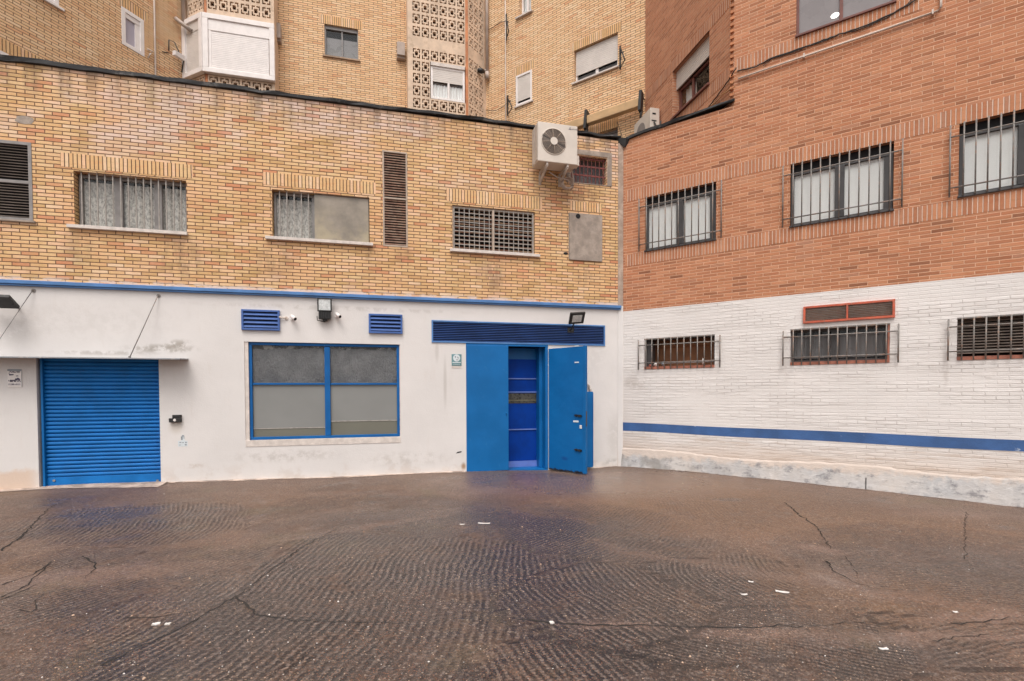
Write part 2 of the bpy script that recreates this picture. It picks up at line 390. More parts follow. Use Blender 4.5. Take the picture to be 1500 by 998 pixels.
M['pipe_grey'] = plain('grey_beige_pipe', (.42, .34, .29), .6, .15, 3)
M['cable'] = plain('black_cable', (.03, .025, .022), .6, .2)
M['cable_tan'] = plain('tan_cable', (.42, .22, .10), .6, .2)
M['roller'] = plain('cream_roller_shutter', (.64, .58, .53), .5, .06, 3)
M['lens'] = plain('lamp_glass', (.55, .56, .55), .25, .15, 20)
M['grey_infill'] = plain('grey_sky_and_blind', (.235, .21, .21), .3, .06, 1.5)
M['gap_shade'] = plain('crack_shadow', (.022, .017, .014), .95, .3)  # near-black colour stands in for the shade inside cracks and a joint
M['paper'] = plain('white_scrap', (.75, .70, .66), .8, .1)
M['teal'] = plain('teal_print', (.13, .25, .27), .5, .1)
M['ink'] = plain('violet_black_print', (.05, .035, .08), .5, .3)
M['ink_grey'] = plain('grey_print', (.24, .26, .28), .5, .2)
M['pale_print'] = plain('pale_print', (.62, .66, .68), .5, .05)
M['red_bit'] = plain('red_litter', (.45, .12, .08), .7, .2)
M['chip'] = plain('ochre_grit', (.50, .34, .24), .9, .4, 3)
M['awning'] = plain('ochre_awning_fabric', (.55, .36, .19), .8, .12, 4, bump=.003)
M['moss'] = plain('brown_cement', (.36, .25, .17), .9, .2, 6)

def glass_mat():
    m = NT('window_glass'); m.t.nodes.remove(m.b)
    tr = m.n('ShaderNodeBsdfTransparent'); tr.inputs[0].default_value = (.95, .96, .955, 1)
    gl = m.n('ShaderNodeBsdfGlossy'); gl.inputs['Roughness'].default_value = .02
    fr = m.n('ShaderNodeFresnel'); fr.inputs[0].default_value = 1.5
    mx = m.n('ShaderNodeMixShader'); bk = m.n('ShaderNodeNewGeometry').outputs['Backfacing']; m.set(mx.inputs[0], m.math('MULTIPLY', fr.outputs[0], m.math('SUBTRACT', 1.0, bk), clamp=True))
    m.t.links.new(tr.outputs[0], mx.inputs[1]); m.t.links.new(gl.outputs[0], mx.inputs[2]); m.t.links.new(mx.outputs[0], m.out.inputs[0])
    return m.mat
M['glass'] = glass_mat()
def curtain_mat(name, c, lace=0.0):
    m = NT(name); X = m.xyz(m.uv())
    n = m.noise(m.uv(), 30, 4, .7, stretch=(1, .5, 1))
    k = m.mix(m.smooth(n, .4, .62, 0, lace), c, tuple(q*.35 for q in c)) if lace else m.mix(n, c, tuple(q*.9 for q in c))
    return m.fin(k, .9, spec=.1)
M['curtain'] = curtain_mat('white_curtain', (.90, .87, .86))
M['lace'] = curtain_mat('grey_lace', (.66, .61, .57), .8)
def frosted(name, c):
    m = NT(name); X = m.xyz(m.uv())
    n = m.noise(m.uv(), 1.5, 3, .6); k = m.mix(n, tuple(q*.88 for q in c), tuple(q*1.1 for q in c))
    return m.fin(k, .18, spec=.35)
M['frost'] = frosted('frosted_glass', (.235, .235, .225))
M['frost_low'] = frosted('olive_frosted_band', (.165, .16, .13))
def film_mat():
    m = NT('wrinkled_dark_film'); n = m.noise(m.uv(), 3.2, 7, .78, stretch=(1.3, 1.0, 1), off=6)
    n2 = m.noise(m.uv(), 28, 3, .7, stretch=(2.2, .35, 1))
    k = m.mix(m.smooth(n, .32, .7), (.125, .12, .13), (.23, .22, .225))
    k = m.mix(m.smooth(n2, .5, .75, 0, .5), k, (.20, .185, .185))
    m.bump(m.math('ADD', n, m.math('MULTIPLY', n2, .4)), .06)
    return m.fin(k, .35, spec=.6)
M['film'] = film_mat()
M['backdrop'] = plain('skyline_patches', (.06, .05, .045), .8, .5, 10, wear=((.4, .37, .34), 7, .55, .9))  # pale patches on dark, painted in for the skyline the glass reflects
def panel_mat():
    m = NT('dusty_frosted_panel'); n = m.noise(m.uv(), 2.2, 5, .65); X = m.xyz(m.uv())
    k = m.mix(m.smooth(n, .3, .7), (.20, .17, .135), (.32, .27, .215))
    k = m.mix(m.math('MULTIPLY', m.smooth(m.noise(m.uv(), 1.6, 4, .6, off=3), .42, .6), m.smooth(X[1], 4.7, 5.2, .6, 0)), k, (.42, .35, .22))
    return m.fin(k, .35)
M['dusty'] = panel_mat()
def door_black_edge():
    m = NT('blue_door_paint_peeling'); X = m.xyz(m.uv())
    n = m.noise(m.uv(), 13, 5, .75)
    zz = m.math('ADD', X[1], m.math('MULTIPLY', m.math('SUBTRACT', n, .5), .22))
    k = m.mix(m.smooth(m.noise(m.uv(), 1.2, 3), .3, .7), (.002, .107, .325), (.003, .128, .375))
    k = m.mix(m.smooth(zz, .03, .04, 1, 0), k, (.015, .015, .02))
    k = m.mix(m.math('MULTIPLY', m.blob(X[0], X[1], .42, .27, .13, .06), .6), k, (.008, .05, .22))
    m.bump(m.noise(m.uv(), 2.5, 3), .012)
    return m.fin(k, .42, spec=.25)
M['door_peel'] = door_black_edge()
def skirt_mat():
    m = NT('blotched_cement_skirting'); n = m.noise(m.uv(), 4.0, 6, .72, stretch=(.8, 1.4, 1)); X = m.xyz(m.uv())
    k = m.mix(m.smooth(m.noise(m.uv(), 1.2, 3), .35, .65), (.50, .49, .49), (.62, .57, .53))
    k = m.mix(m.smooth(n, .50, .64, 0, .8), k, (.22, .21, .22))
    k = m.mix(m.smooth(m.noise(m.uv(), 9, 5, .7, off=4), .5, .62, 0, .6), k, (.64, .61, .59))
    k = m.mix(m.math('MULTIPLY', m.smooth(X[0], 0, 3.5, .7, 0), m.smooth(m.noise(m.uv(), 2.2, 4, .7, off=9), .4, .6)), k, (.25, .225, .20))
    zq = m.math('ADD', X[1], m.math('MULTIPLY', m.math('SUBTRACT', m.noise(m.uv(), 5, 5, .7, off=14), .5), .45))
    k = m.mix(m.smooth(zq, .20, .33, 0, 1), k, (.66, .56, .49))
    m.bump(n, .02)
    return m.fin(k, .85, spec=.3)
M['skirt'] = skirt_mat()

# ------------------------------------------------------------------ ground
def gauss(x, y, cx, cy, rx, ry, rot=0.0):
    dx, dy = x-cx, y-cy
    if rot: c, s = cos(rot), sin(rot); dx, dy = dx*c+dy*s, -dx*s+dy*c
    q = (dx/rx)**2+(dy/ry)**2
    return exp(-q*q) if q < 4 else 0.0
def gblob(u, v, rx, ry, w, rot=0.0):
    p = ground_pt(u, v); return (p.x, p.y, rx, ry, rot, w)
WET = [gblob(720, 810, 2.4, 1.7, .95), gblob(640, 760, 1.9, 1.1, .5), gblob(620, 950, 2.6, 1.0, .8), gblob(200, 755, 1.3, .8, .8), gblob(90, 740, .8, .4, .6), gblob(1430, 830, 1.6, .8, .45),
       gblob(60, 900, 1.2, .9, .35), gblob(980, 870, 1.1, .7, .5), gblob(1100, 970, 1.4, .4, .6), gblob(560, 850, 1.5, .9, .6), gblob(850, 900, 1.6, .9, .7), gblob(300, 960, 1.2, .5, .5), gblob(1150, 700, 1.2, .35, .4, -.4), gblob(900, 960, 1.0, .3, .45)]
TAN = [gblob(1000, 740, 2.4, 1.8, .9), gblob(930, 715, 2.2, 1.5, .6), gblob(1250, 880, 1.6, .6, .7, .2), gblob(1440, 770, 1.2, .8, .5), gblob(380, 740, 2.2, .7, .45), gblob(80, 850, 1.4, .5, .7),
       gblob(1300, 770, 1.6, .9, .3), gblob(1150, 840, 1.5, .5, .4), gblob(500, 720, 2.0, .6, .3)]
_q = ground_pt(870, 705); SHN = (_q.x, _q.y, 2.8, 1.6)
REP = [gblob(890, 916, .42, .10, 1), gblob(1110, 925, .55, .10, .9), gblob(1200, 805, .16, .22, .9, .5), gblob(1240, 845, .3, .25, .5), gblob(1300, 935, .8, .12, .7, .1), gblob(1440, 905, .6, .05, .9), gblob(1430, 932, .7, .05, .9),
       gblob(80, 850, 1.3, .28, .8, .3), gblob(1400, 750, .9, .18, .5), gblob(560, 725, 3.5, .16, .35, .05), gblob(430, 790, 2.2, .10, .5, .6), gblob(1180, 850, 2.6, .12, .5, -.55)]
# trowelled zones: centre px, radii m, rotation, line direction (deg from +Y), curvature, spacing, weight
def zone(u, v, rx, ry, dr, curv, lam, w, cross=0.0):
    p = ground_pt(u, v); return (p.x, p.y, rx, ry, radians(dr), curv, lam, w, cross)
ZON = [zone(560, 900, 2.1, 2.2, 5, .03, .062, 1.0, .8), zone(330, 850, 1.7, 1.2, 20, .02, .055, .6, .4), zone(850, 875, 1.1, 1.0, -16, -.12, .058, .95, .5),
       zone(850, 775, 1.4, 1.5, 38, .12, .052, .5, .4), zone(640, 785, 1.3, 1.6, 84, .05, .045, .5, .8), zone(170, 770, 1.5, 1.1, -22, .15, .06, .6, .3),
       zone(780, 975, 1.4, .6, -12, .06, .052, .95, .8), zone(1120, 935, 1.2, .7, -62, .05, .042, .8, .5), zone(1060, 850, .9, .8, -8, -.4, .055, .5, .3),
       zone(1380, 810, 2.0, 1.2, -72, .04, .05, .4, .3), zone(1010, 990, .9, .35, -50, 0, .045, .8, .6),
       zone(560, 750, 2.0, 1.6, 30, .05, .045, .35, .4), zone(70, 830, .8, .6, 5, .1, .05, .35), zone(250, 960, 1.0, .6, 28, .05, .05, .6, .6),
       zone(1400, 940, 1.2, .6, 70, .05, .045, .35)]
def frange(lo, hi, st):
    r = []; x = lo
    while x < hi-1e-6: r.append(x); x += st
    return r
gx = [-500, -120, -50, -25, -16] + frange(-12.5, 11.5, .07) + [12, 16, 25, 50, 120, 500]
gy = [-500, -100, -40, -15, -5, -1] + frange(1.2, 12.5, .06) + [13, 16, 20, 30, 60, 150, 500]
BASE = [(A, u, v) for u, v in ((0, 719), (120, 711), (240, 707.5), (360, 703), (520, 698), (683, 691), (860, 687), (905, 683))] + \
       [(B, u, v) for u, v in ((1000, 690), (1140, 703), (1268, 717), (1390, 731), (1500, 744))]
BP_ = []
for w_, u, v in BASE:
    a, z = w_.px(u, v); p = w_.P(a, 0); BP_.append((p.x, p.y, z))
def gz(x, y):
    s = 0; wsum = .15
    for px_, py_, pz in BP_:
        d2 = (x-px_)**2+(y-py_)**2; w = 1/(d2+.25)**1.5; s += w*pz; wsum += w
    return s/wsum + .006*sin(x*1.3+.5)*cos(y*.9)
def make_ground():
    me = bpy.data.meshes.new('ground'); nx, ny = len(gx), len(gy)
    vs_, wet, tan_, ph, ph2, am, shn, rep = [], [], [], [], [], [], [], []
    for y in gy:
        for x in gx:
            near = -12.6 < x < 12 and 0 < y < 13
            vs_.append((x, y, gz(x, y) if near else 0.0))
            if not near: wet.append(0); tan_.append(0); ph.append(0); ph2.append(0); am.append(0); shn.append(0); rep.append(0); continue
            wet.append(min(1, sum(w*gauss(x, y, a, b, rx, ry, ro) for a, b, rx, ry, ro, w in WET)))
            tan_.append(min(1, sum(w*gauss(x, y, a, b, rx, ry, ro) for a, b, rx, ry, ro, w in TAN)))
            wv = mnoise.noise_vector(Vector((x*.75, y*.75, 3.3))); wv2 = mnoise.noise_vector(Vector((x*3.1, y*3.1, 7.7))); xw = x+wv.x*.55+wv2.x*.10; yw = y+wv.y*.45+wv2.y*.10
            best = (.16, (x+.03*sin(y*3)-.1*y)/.05, y/.035, .6); second = 0; shn.append(min(1, gauss(x, y, *SHN)))
            for (a, b, rx, ry, dr, cv, lam, w, cross) in ZON:
                g = w*gauss(xw, yw, a, b, rx, ry)
                if g > best[0]:
                    second = best[0]
                    dx, dy = x-a, y-b; along = dx*sin(dr)+dy*cos(dr); ac = dx*cos(dr)-dy*sin(dr)
                    g1 = ac + cv*along*along + .05*sin(along*2.1+a) + .012*sin(along*7+ac*3)
                    best = (g, g1/lam, along/(lam*.62), cross)
                elif g > second: second = g
            rp = min(1, sum(w*gauss(x+wv2.x*.12, y+wv2.y*.12, a, b, rx, ry, ro) for a, b, rx, ry, ro, w in REP)); rep.append(rp)
            am.append((1-rp*.9)*(best[0]**.7)*min(1, max(.15, (best[0]-second)*14))); ph.append(best[1]); ph2.append(best[2])
    fs = [(j*nx+i, j*nx+i+1, (j+1)*nx+i+1, (j+1)*nx+i) for j in range(ny-1) for i in range(nx-1)]
    me.from_pydata(vs_, [], fs); me.polygons.foreach_set('use_smooth', [True]*len(fs))
    for nm, d in (('wet', wet), ('tan', tan_), ('phase', ph), ('phase_cross', ph2), ('ribs', am), ('sheen', shn), ('repair', rep)):
        at = me.attributes.new(nm, 'FLOAT', 'POINT'); at.data.foreach_set('value', d)
    m = NT('trowelled_concrete'); p = m.pos()
    def att(n): x = m.n('ShaderNodeAttribute', attribute_name=n); return x.outputs['Fac']
    warp = m.math('MULTIPLY', m.math('SUBTRACT', m.noise(p, 1.6, 3, .55), .5), 1.5)
    warp2 = m.math('MULTIPLY', m.math('SUBTRACT', m.noise(p, 17, 4, .7), .5), 1.0)
    phs = m.math('ADD', m.math('ADD', m.math('ADD', att('phase'), warp), warp2), m.math('MULTIPLY', m.math('SUBTRACT', m.noise(p, 45, 2, .6), .5), .7))
    s1 = m.math('SINE', m.math('MULTIPLY', phs, 2*pi))
    phc = m.math('ADD', m.math('ADD', att('phase_cross'), warp), m.math('MULTIPLY', warp2, 1.5))
    s2 = m.math('SINE', m.math('MULTIPLY', phc, 2*pi))
    brk = m.smooth(m.noise(p, 9, 5, .8, off=5), .36, .60, .0, 1.0)
    amp = m.math('MULTIPLY', m.math('MULTIPLY', m.smooth(att('ribs'), .0, .75), brk), m.smooth(m.noise(p, .9, 4, .6, off=51), .3, .55, .35, 1.0))
    line = m.smooth(s1, -.05, .8)                       # groove = 1
    line2 = m.math('MULTIPLY', m.smooth(s2, .3, 1.0), .75)
    groove = m.math('MULTIPLY', m.math('MAXIMUM', line, line2), amp)
    fine = m.noise(p, 70, 4, .75); mid = m.noise(p, 12, 5, .7)
    big = m.noise(p, .55, 5, .62)
    dry = m.mix(m.smooth(big, .3, .7), (.125, .067, .041), (.255, .158, .108))
    dry = m.mix(att('tan'), dry, m.mix(mid, (.18, .088, .040), (.295, .168, .092)))
    wetc = m.mix(mid, (.036, .018, .011), (.100, .060, .042))
    wa = m.math('MULTIPLY', att('wet'), m.smooth(m.noise(p, 1.4, 5, .65, off=3), .25, .62))
    wa = m.math('MAXIMUM', wa, m.smooth(m.noise(p, .9, 6, .7, off=9), .52, .72, 0, .6))
    c = m.mix(wa, dry, wetc)
    c = m.mix(m.math('MULTIPLY', att('repair'), m.smooth(mid, .3, .6, .4, .85)), c, (.275, .175, .135))
    pit = m.smooth(m.noise(p, 24, 5, .8, off=81, stretch=(1.6, .8, 1)), .50, .60)
    c = m.mix(m.math('MULTIPLY', pit, m.math('ADD', .38, m.math('MULTIPLY', amp, .55))), c, (.030, .017, .012))
    pale = m.smooth(m.noise(p, 30, 5, .8, off=91), .52, .64)
    c = m.mix(m.math('MULTIPLY', pale, .45), c, (.36, .265, .22))
    # greenish and bluish discoloured patches, pale dusty smears
    c = m.mix(m.smooth(m.noise(p, 1.1, 4, .6, off=17), .56, .72, 0, .4), c, (.17, .13, .065))
    c = m.mix(m.smooth(m.noise(p, .8, 4, .6, off=27), .58, .72, 0, .22), c, (.12, .115, .125))
    c = m.mix(m.smooth(m.noise(p, 1.7, 6, .75, off=31, stretch=(1, .6, 1)), .58, .74, 0, .5), c, (.34, .265, .225))
    c = m.mix(m.smooth(fine, .36, .6, .8, 0), c, m.mix(1.0, c, (.3, .27, .25), 'MULTIPLY'))
    c = m.mix(m.smooth(m.noise(p, 26, 4, .75, off=61), .52, .7, 0, .45), c, (.40, .33, .29))
    c = m.mix(m.math('MULTIPLY', groove, .9), c, (.022, .014, .011))  # grooves darkened in the colour, for the occlusion inside them
    ridge = m.math('MULTIPLY', m.smooth(s1, -.2, -1.0), amp)
    c = m.mix(m.math('MULTIPLY', ridge, .42), c, (.34, .262, .222))
    # aggregate: small pale and rusty stones showing at the surface
    for sc, th, cc, st, off in ((55, .12, (.46, .32, .22), .7, 0), (34, .03, (.50, .40, .32), .7, 4), (85, .16, (.36, .15, .08), .7, 8)):
        vo = m.n('ShaderNodeTexVoronoi', feature='F1'); mp = m.n('ShaderNodeMapping'); m.set(mp.inputs[0], p); mp.inputs['Location'].default_value = (off, off, 0)
        m.t.links.new(mp.outputs[0], vo.inputs['Vector']); vo.inputs['Scale'].default_value = sc
        pick = m.smooth(m.xyz(vo.outputs['Color'])[0], .70, .74)
        area = m.smooth(m.noise(p, 1.0, 4, .65, off=off+40), .42, .62, .0, 1.0)
        dot = m.math('MULTIPLY', m.smooth(vo.outputs['Distance'], th+.14, th+.26, 1, 0), pick)
        c = m.mix(m.math('MULTIPLY', m.math('MULTIPLY', dot, area), st), c, cc)
    h = m.math('ADD', m.math('MULTIPLY', groove, -1.0), m.math('ADD', m.math('MULTIPLY', fine, .45), m.math('MULTIPLY', mid, .8)))
    m.bump(h, .02, m.math('SUBTRACT', 1.0, m.math('MULTIPLY', att('sheen'), .8)))
    rg = m.math('SUBTRACT', m.smooth(m.math('ADD', wa, m.math('MULTIPLY', m.noise(p, 3, 4, .7, off=70), .6)), .2, 1.1, .47, .18), m.math('MULTIPLY', att('sheen'), .24))
    m.fin(c, rg, spec=.45)
    me.materials.append(m.mat)
    o = bpy.data.objects.new('ground', me); col.objects.link(o); o['kind'] = 'structure'
    return o
make_ground()

def crack(pix, w0=.012, w1=.004, seed=1, lift=.004):
    """a dark open crack: a thin jagged strip just above the concrete"""
    rnd = random.Random(seed); pts = []
    q = [ground_pt(u, v) for u, v in pix]
    for i in range(len(q)-1):
        n = max(2, int((q[i+1]-q[i]).length/.05))
        for k in range(n): pts.append(q[i].lerp(q[i+1], k/n) + Vector((rnd.gauss(0, .009), rnd.gauss(0, .009), 0)))
    pts.append(q[-1]); b = MB(G); L_ = len(pts); prev = None
    for i, p in enumerate(pts):
        d = pts[min(i+1, L_-1)]-pts[max(0, i-1)]; d.z = 0; d.normalize(); nn = Vector((-d.y, d.x, 0))
        w = 1.35*(w0*(1-i/L_)+w1*i/L_)*rnd.uniform(.35, 1.3)*.5*min(1, (L_-i)/5)
        l, r = p+nn*w, p-nn*w; z = gz(p.x, p.y)+lift
        cur = ((l.x, z, -l.y), (r.x, z, -r.y))
        if prev: b.face([prev[1], cur[1], cur[0], prev[0]])
        prev = cur
    o = b.build('ground_crack', M['gap_shade']); o['kind'] = 'structure'; return o
CR_ = [([(0, 810), (30, 790), (62, 758), (78, 745), (110, 738)], .02, .006), ([(0, 858), (50, 843), (80, 822)], .014, .005), ([(0, 877), (40, 858), (80, 823)], .012, .004),
       ([(120, 817), (137, 826), (140, 835), (122, 850)], .014, .005), ([(32, 893), (50, 896), (54, 880), (65, 868)], .01, .004),
       ([(150, 975), (250, 930), (345, 876), (380, 850), (440, 805), (500, 772)], .013, .006),
       ([(345, 876), (362, 890), (380, 903), (420, 911), (500, 913), (600, 915)], .014, .005),
       ([(180, 908), (240, 905), (300, 895), (345, 878)], .008, .004),
       ([(760, 908), (860, 915), (1000, 917), (1060, 919), (1120, 918), (1192, 917)], .016, .008), ([(1192, 917), (1260, 912), (1330, 914)], .006, .003),
       ([(1150, 735), (1170, 752), (1195, 770), (1212, 795), (1218, 806)], .016, .006), ([(1212, 822), (1222, 838), (1250, 853), (1287, 865)], .014, .006),
       ([(1395, 915), (1440, 912), (1500, 902)], .010, .005), ([(1365, 940), (1400, 935), (1470, 930)], .008, .004),
       ([(1415, 745), (1413, 780), (1414, 815), (1425, 830)], .007, .003), ([(1240, 815), (1252, 835), (1258, 850)], .006, .003), ([(0, 880), (30, 868), (70, 850)], .009, .004)]
for i, (pp, a_, b_) in enumerate(CR_): crack(pp, a_, b_, i+1)

def on_ground(u, v): p = ground_pt(u, v); p.z = gz(p.x, p.y); return p
def scrap(u, v, L_, W_, rot, name, label, mat, h=.004, curl=.003):
    p = on_ground(u, v); b = MB(G); c, s = cos(rot), sin(rot); pr = None; n = 5
    for i in range(n+1):
        t = i/n; x = (t-.5)*L_; w = W_*(.5+.12*sin(t*9+u)); z = p.z+.008+curl*(2*t-1)**2
        a_ = (p.x+x*c-w*s, z, -(p.y+x*s+w*c)); d_ = (p.x+x*c+w*s, z, -(p.y+x*s-w*c))
        if pr:
            b.face([pr[0], pr[1], d_, a_]); b.face([(q[0], q[1]-h, q[2]) for q in (a_, d_, pr[1], pr[0])])
            b.face([(pr[0][0], pr[0][1]-h, pr[0][2]), pr[0], a_, (a_[0], a_[1]-h, a_[2])]); b.face([(d_[0], d_[1]-h, d_[2]), d_, pr[1], (pr[1][0], pr[1][1]-h, pr[1][2])])
        pr = (a_, d_)
    return tag(b.build(name, mat), label, 'litter', 'pale scraps of litter on the courtyard floor')
scrap(709, 768, .15, .03, -.1, 'paper_scrap', 'longest white paper strip on the dark ribbed floor in front of the blue doors', M['paper'])
scrap(677, 769.5, .06, .025, .05, 'paper_scrap', 'short white scrap just left of the longest paper strip before the blue doors', M['paper'])
scrap(1146, 868, .10, .03, -.45, 'paper_scrap', 'slanting white paper strip on the brown floor right of centre', M['paper'])
scrap(1100, 848+5, .04, .02, -.4, 'paper_scrap', 'small white scrap just up and left of the slanting strip', M['paper'])
scrap(1090, 871.5, .05, .02, 0, 'paper_scrap', 'thin white scrap level with and left of the slanting strip', M['paper'])
scrap(1294, 952, .055, .02, 0, 'paper_scrap', 'white scrap in the right foreground below the long horizontal crack', M['paper'])
scrap(1399, 898, .03, .02, -.3, 'paper_scrap', 'small white scrap on the smooth right floor above the pale repair line', M['paper'])
scrap(808, 912, .03, .03, .3, 'pebble', 'round pale pebble at the left end of the long horizontal crack', M['paper'], .012, 0)
scrap(229, 916, .05, .03, .4, 'pebble', 'oval white pebble in the left foreground, left of its smaller neighbour', M['paper'], .012, 0)
scrap(246, 916, .035, .02, .2, 'pebble', 'smaller flat pebble right of the oval pebble in the left foreground', M['paper'], .012, 0)
#scrap(471, 871, .06, .02, .3, 'paper_scrap', 'white sliver on the ribbed floor left of the fanning grooves', M['paper'])
#scrap(479, 941, .07, .03, .4, 'paper_scrap', 'white scrap in the ribbed foreground below the forking crack', M['paper'])
def grit():
    b = MB(G); rnd = random.Random(3)
    for i in range(2200):
        u = rnd.uniform(-20, 1520); v = 700+300*rnd.random()**1.0
        p = ground_pt(u, v)
        if (p-A.o).dot(A.n) < .1 or (p-B.o).dot(B.n) < .1: continue
        dens = .35+.65*(.5+.5*sin(p.x*1.7+1)*cos(p.y*1.3)) * (1.2 if p.x < -1 else .8)
        if rnd.random() > dens: continue
        r = rnd.uniform(.0025, .006)*(2.0 if rnd.random() < .05 else 1); a = rnd.uniform(0, pi); z = gz(p.x, p.y)
        c, s = cos(a), sin(a); mi = 0 if rnd.random() < .85 else 1; e = rnd.uniform(.5, 1)
        o = len(b.v)
        for dx, dy in ((1, 0), (.2, e), (-1, .1), (-.1, -e)):
            b.v.append((p.x+(dx*c-dy*s)*r, z+.001, -(p.y+(dx*s+dy*c)*r)))
        b.v.append((p.x, z+r*.9, -p.y))
        for k in range(4): b.f.append((o+k, o+(k+1) % 4, o+4)); b.m.append(mi); b.sm.append(False)
    return tag(b.build('grit', [M['chip'], M['paper']]), 'fine pale and ochre grit scattered over the concrete', 'grit', kind='stuff')
grit()

def apron(fr, s0, s1, wfun, mat, name, dz=.006, seed=1):
    b = MB(fr); rm = random.Random(seed); n = int(abs(s1-s0)/.06); pv = None
    for i in range(n+1):
        s_ = s0+(s1-s0)*i/n; w_ = max(.01, wfun(s_)+rm.gauss(0, .012)); row = []
        for k in range(4):
            nn_ = -.06+(w_+.06)*k/3; p = fr.P(s_, 0, nn_); row.append((s_, gz(p.x, p.y)+dz+(.012 if k < 2 else .0), nn_))
        if pv:
            for k in range(3): b.face([pv[k], pv[k+1], row[k+1], row[k]][::-1], smooth=True)
        pv = row
    o = b.build(name, mat); o['kind'] = 'structure'; return o
M['apron'] = plain('pale_cement_apron', (.46, .36, .30), .85, .2, 5, bump=.01, bs=20, wear=((.22, .17, .145), 4, .54, .75))
sa_ = A.px(237, 708)[0]; sb_ = A.px(681, 690)[0]
apron(A, -16, sa_+.1, lambda q: .30+.12*sin(q*1.3), M['apron'], 'cement_apron')
apron(A, sa_, sb_, lambda q: .09+.03*sin(q*3.1), M['apron'], 'paint_edge', seed=3)
apron(A, A.px(868, 686)[0], -.1, lambda q: .06+.03*sin(q*9), M['apron'], 'paint_edge', seed=5)
apron(B, .1, 8.5, lambda q: .035+.015*sin(q*5), M['apron'], 'paint_edge', seed=6)

# ------------------------------------------------------------------ walls with openings
def wall(fr, s0, s1, z0, z1, ops, name, mat, parent, mats2=None, uvo=(0, 0)):
    b = MB(fr)
    xs = sorted({s0, s1} | {q for o in ops for q in o[:2] if s0 < q < s1}); zs = sorted({z0, z1} | {q for o in ops for q in o[2:4] if z0 < q < z1})
    for i in range(len(xs)-1):
        for j in range(len(zs)-1):
            cx_, cz_ = (xs[i]+xs[i+1])/2, (zs[j]+zs[j+1])/2
            if any(o[0] < cx_ < o[1] and o[2] < cz_ < o[3] for o in ops): continue
            b.face([(xs[i], zs[j], 0), (xs[i+1], zs[j], 0), (xs[i+1], zs[j+1], 0), (xs[i], zs[j+1], 0)])
    for o in ops:
        a, c, lo, hi, d = o[:5]; a = max(a, s0); c = min(c, s1); lo = max(lo, z0); hi = min(hi, z1)
        b.face([(a, lo, -d), (a, lo, 0), (a, hi, 0), (a, hi, -d)]); b.face([(c, lo, 0), (c, lo, -d), (c, hi, -d), (c, hi, 0)])
        b.face([(a, lo, 0), (a, lo, -d), (c, lo, -d), (c, lo, 0)]); b.face([(a, hi, -d), (a, hi, 0), (c, hi, 0), (c, hi, -d)])
        b.face([(a, lo, -d), (c, lo, -d), (c, hi, -d), (a, hi, -d)], 1)
    return b.build(name, [mat, M['black']], parent, uvo)

def ring(b, a, c, lo, hi, w, n0, n1, wb=None, mi=0):
    wb = w if wb is None else wb
    b.box(a, c, hi-w, hi, n0, n1, mi); b.box(a, c, lo, lo+wb, n0, n1, mi)
    b.box(a, a+w, lo+wb, hi-w, n0, n1, mi); b.box(c-w, c, lo+wb, hi-w, n0, n1, mi)
def soldier(fr, u0, v0, u1, v1, parent, mat='yellow_soldier', n=.004, name='brick_lintel'):
    a, c, lo, hi = fr.rect(u0, v0, u1, v1); return soldier_sz(fr, a, c, lo, hi, parent, mat, n, name)
def soldier_sz(fr, a, c, lo, hi, parent, mat='yellow_soldier', n=.004, name='brick_lintel'):
    b = MB(fr); b.box(a, c, lo, hi, -.02, n, skip='k'); return b.build(name, M[mat], parent, uvo=(a, lo-.37))
def sill_sz(fr, a, c, z1, th, out, parent, mat, name='sill', back=-.1):
    b = MB(fr); b.box(a, c, z1-th, z1, back, out); return b.build(name, mat, parent, bevel=.004)
def curtain(fr, a, c, lo, hi, n, parent, mat, folds=.11, amp=.018, name='curtain'):
    b = MB(fr); k = max(8, int((c-a)/folds*8)); pr = None; sd_ = random.random()*6
    for i in range(k+1):
        x = a+(c-a)*i/k; nn = n+amp*sin((x-a)/folds*2*pi+sd_+.8*sin(x*5)) + amp*.4*sin(x*41)
        cur = ((x, lo, nn), (x, hi, nn))
        if pr: b.face([pr[0], cur[0], cur[1], pr[1]], smooth=True)
        pr = cur
    return b.build(name, mat, parent)
def pane(fr, a, c, lo, hi, n, parent, mat=None, name='pane', th=.006):
    b = MB(fr); b.box(a, c, lo, hi, n-th, n); return b.build(name, mat or M['glass'], parent)
def louvre(fr, a, c, lo, hi, nsl, w, n1, parent, fmat, smat, rails=(), posts=(), tilt=.6, name='vent', depth=.05, label=None, th=.004):
    """slats are the vent itself, its frame is a sub-part"""
    b = MB(fr); zs = [lo+w]+sorted(rails)+[hi-w]; xs = [a+w]+sorted(posts)+[c-w]
    pitch = (hi-lo-2*w)/nsl
    for k in range(nsl):
        z = lo+w+pitch*(k+.5)
        if any(abs(z-r) < w*.5+pitch*.3 for r in rails): continue
        for i in range(len(xs)-1):
            x0 = xs[i]+(w*.4 if i else 0); x1 = xs[i+1]-(w*.4 if i < len(xs)-2 else 0); dz = pitch*.42; dn = depth*.4
            b.tbox(((x0+x1)/2, z, n1-.012-dn), ((x1-x0)/2, 0, 0), (0, -dz*tilt, dn), (0, th*.5, th*.3))
    b.box(a+w*.5, c-w*.5, lo+w*.5, hi-w*.5, n1-.012-depth*1.0, n1-.009-depth*1.0, 1)
    o = b.build(name, [smat, M['black']], parent)
    if label: o['label'] = label
    f = MB(fr); ring(f, a, c, lo, hi, w, n1-.07, n1)
    for r in rails: f.box(a+w, c-w, r-w*.5, r+w*.5, n1-.05, n1-.001)
    for r in posts: f.box(r-w*.4, r+w*.4, lo+w, hi-w, n1-.05, n1-.002)
    f.build('vent_frame', fmat, o, bevel=.002)
    return o

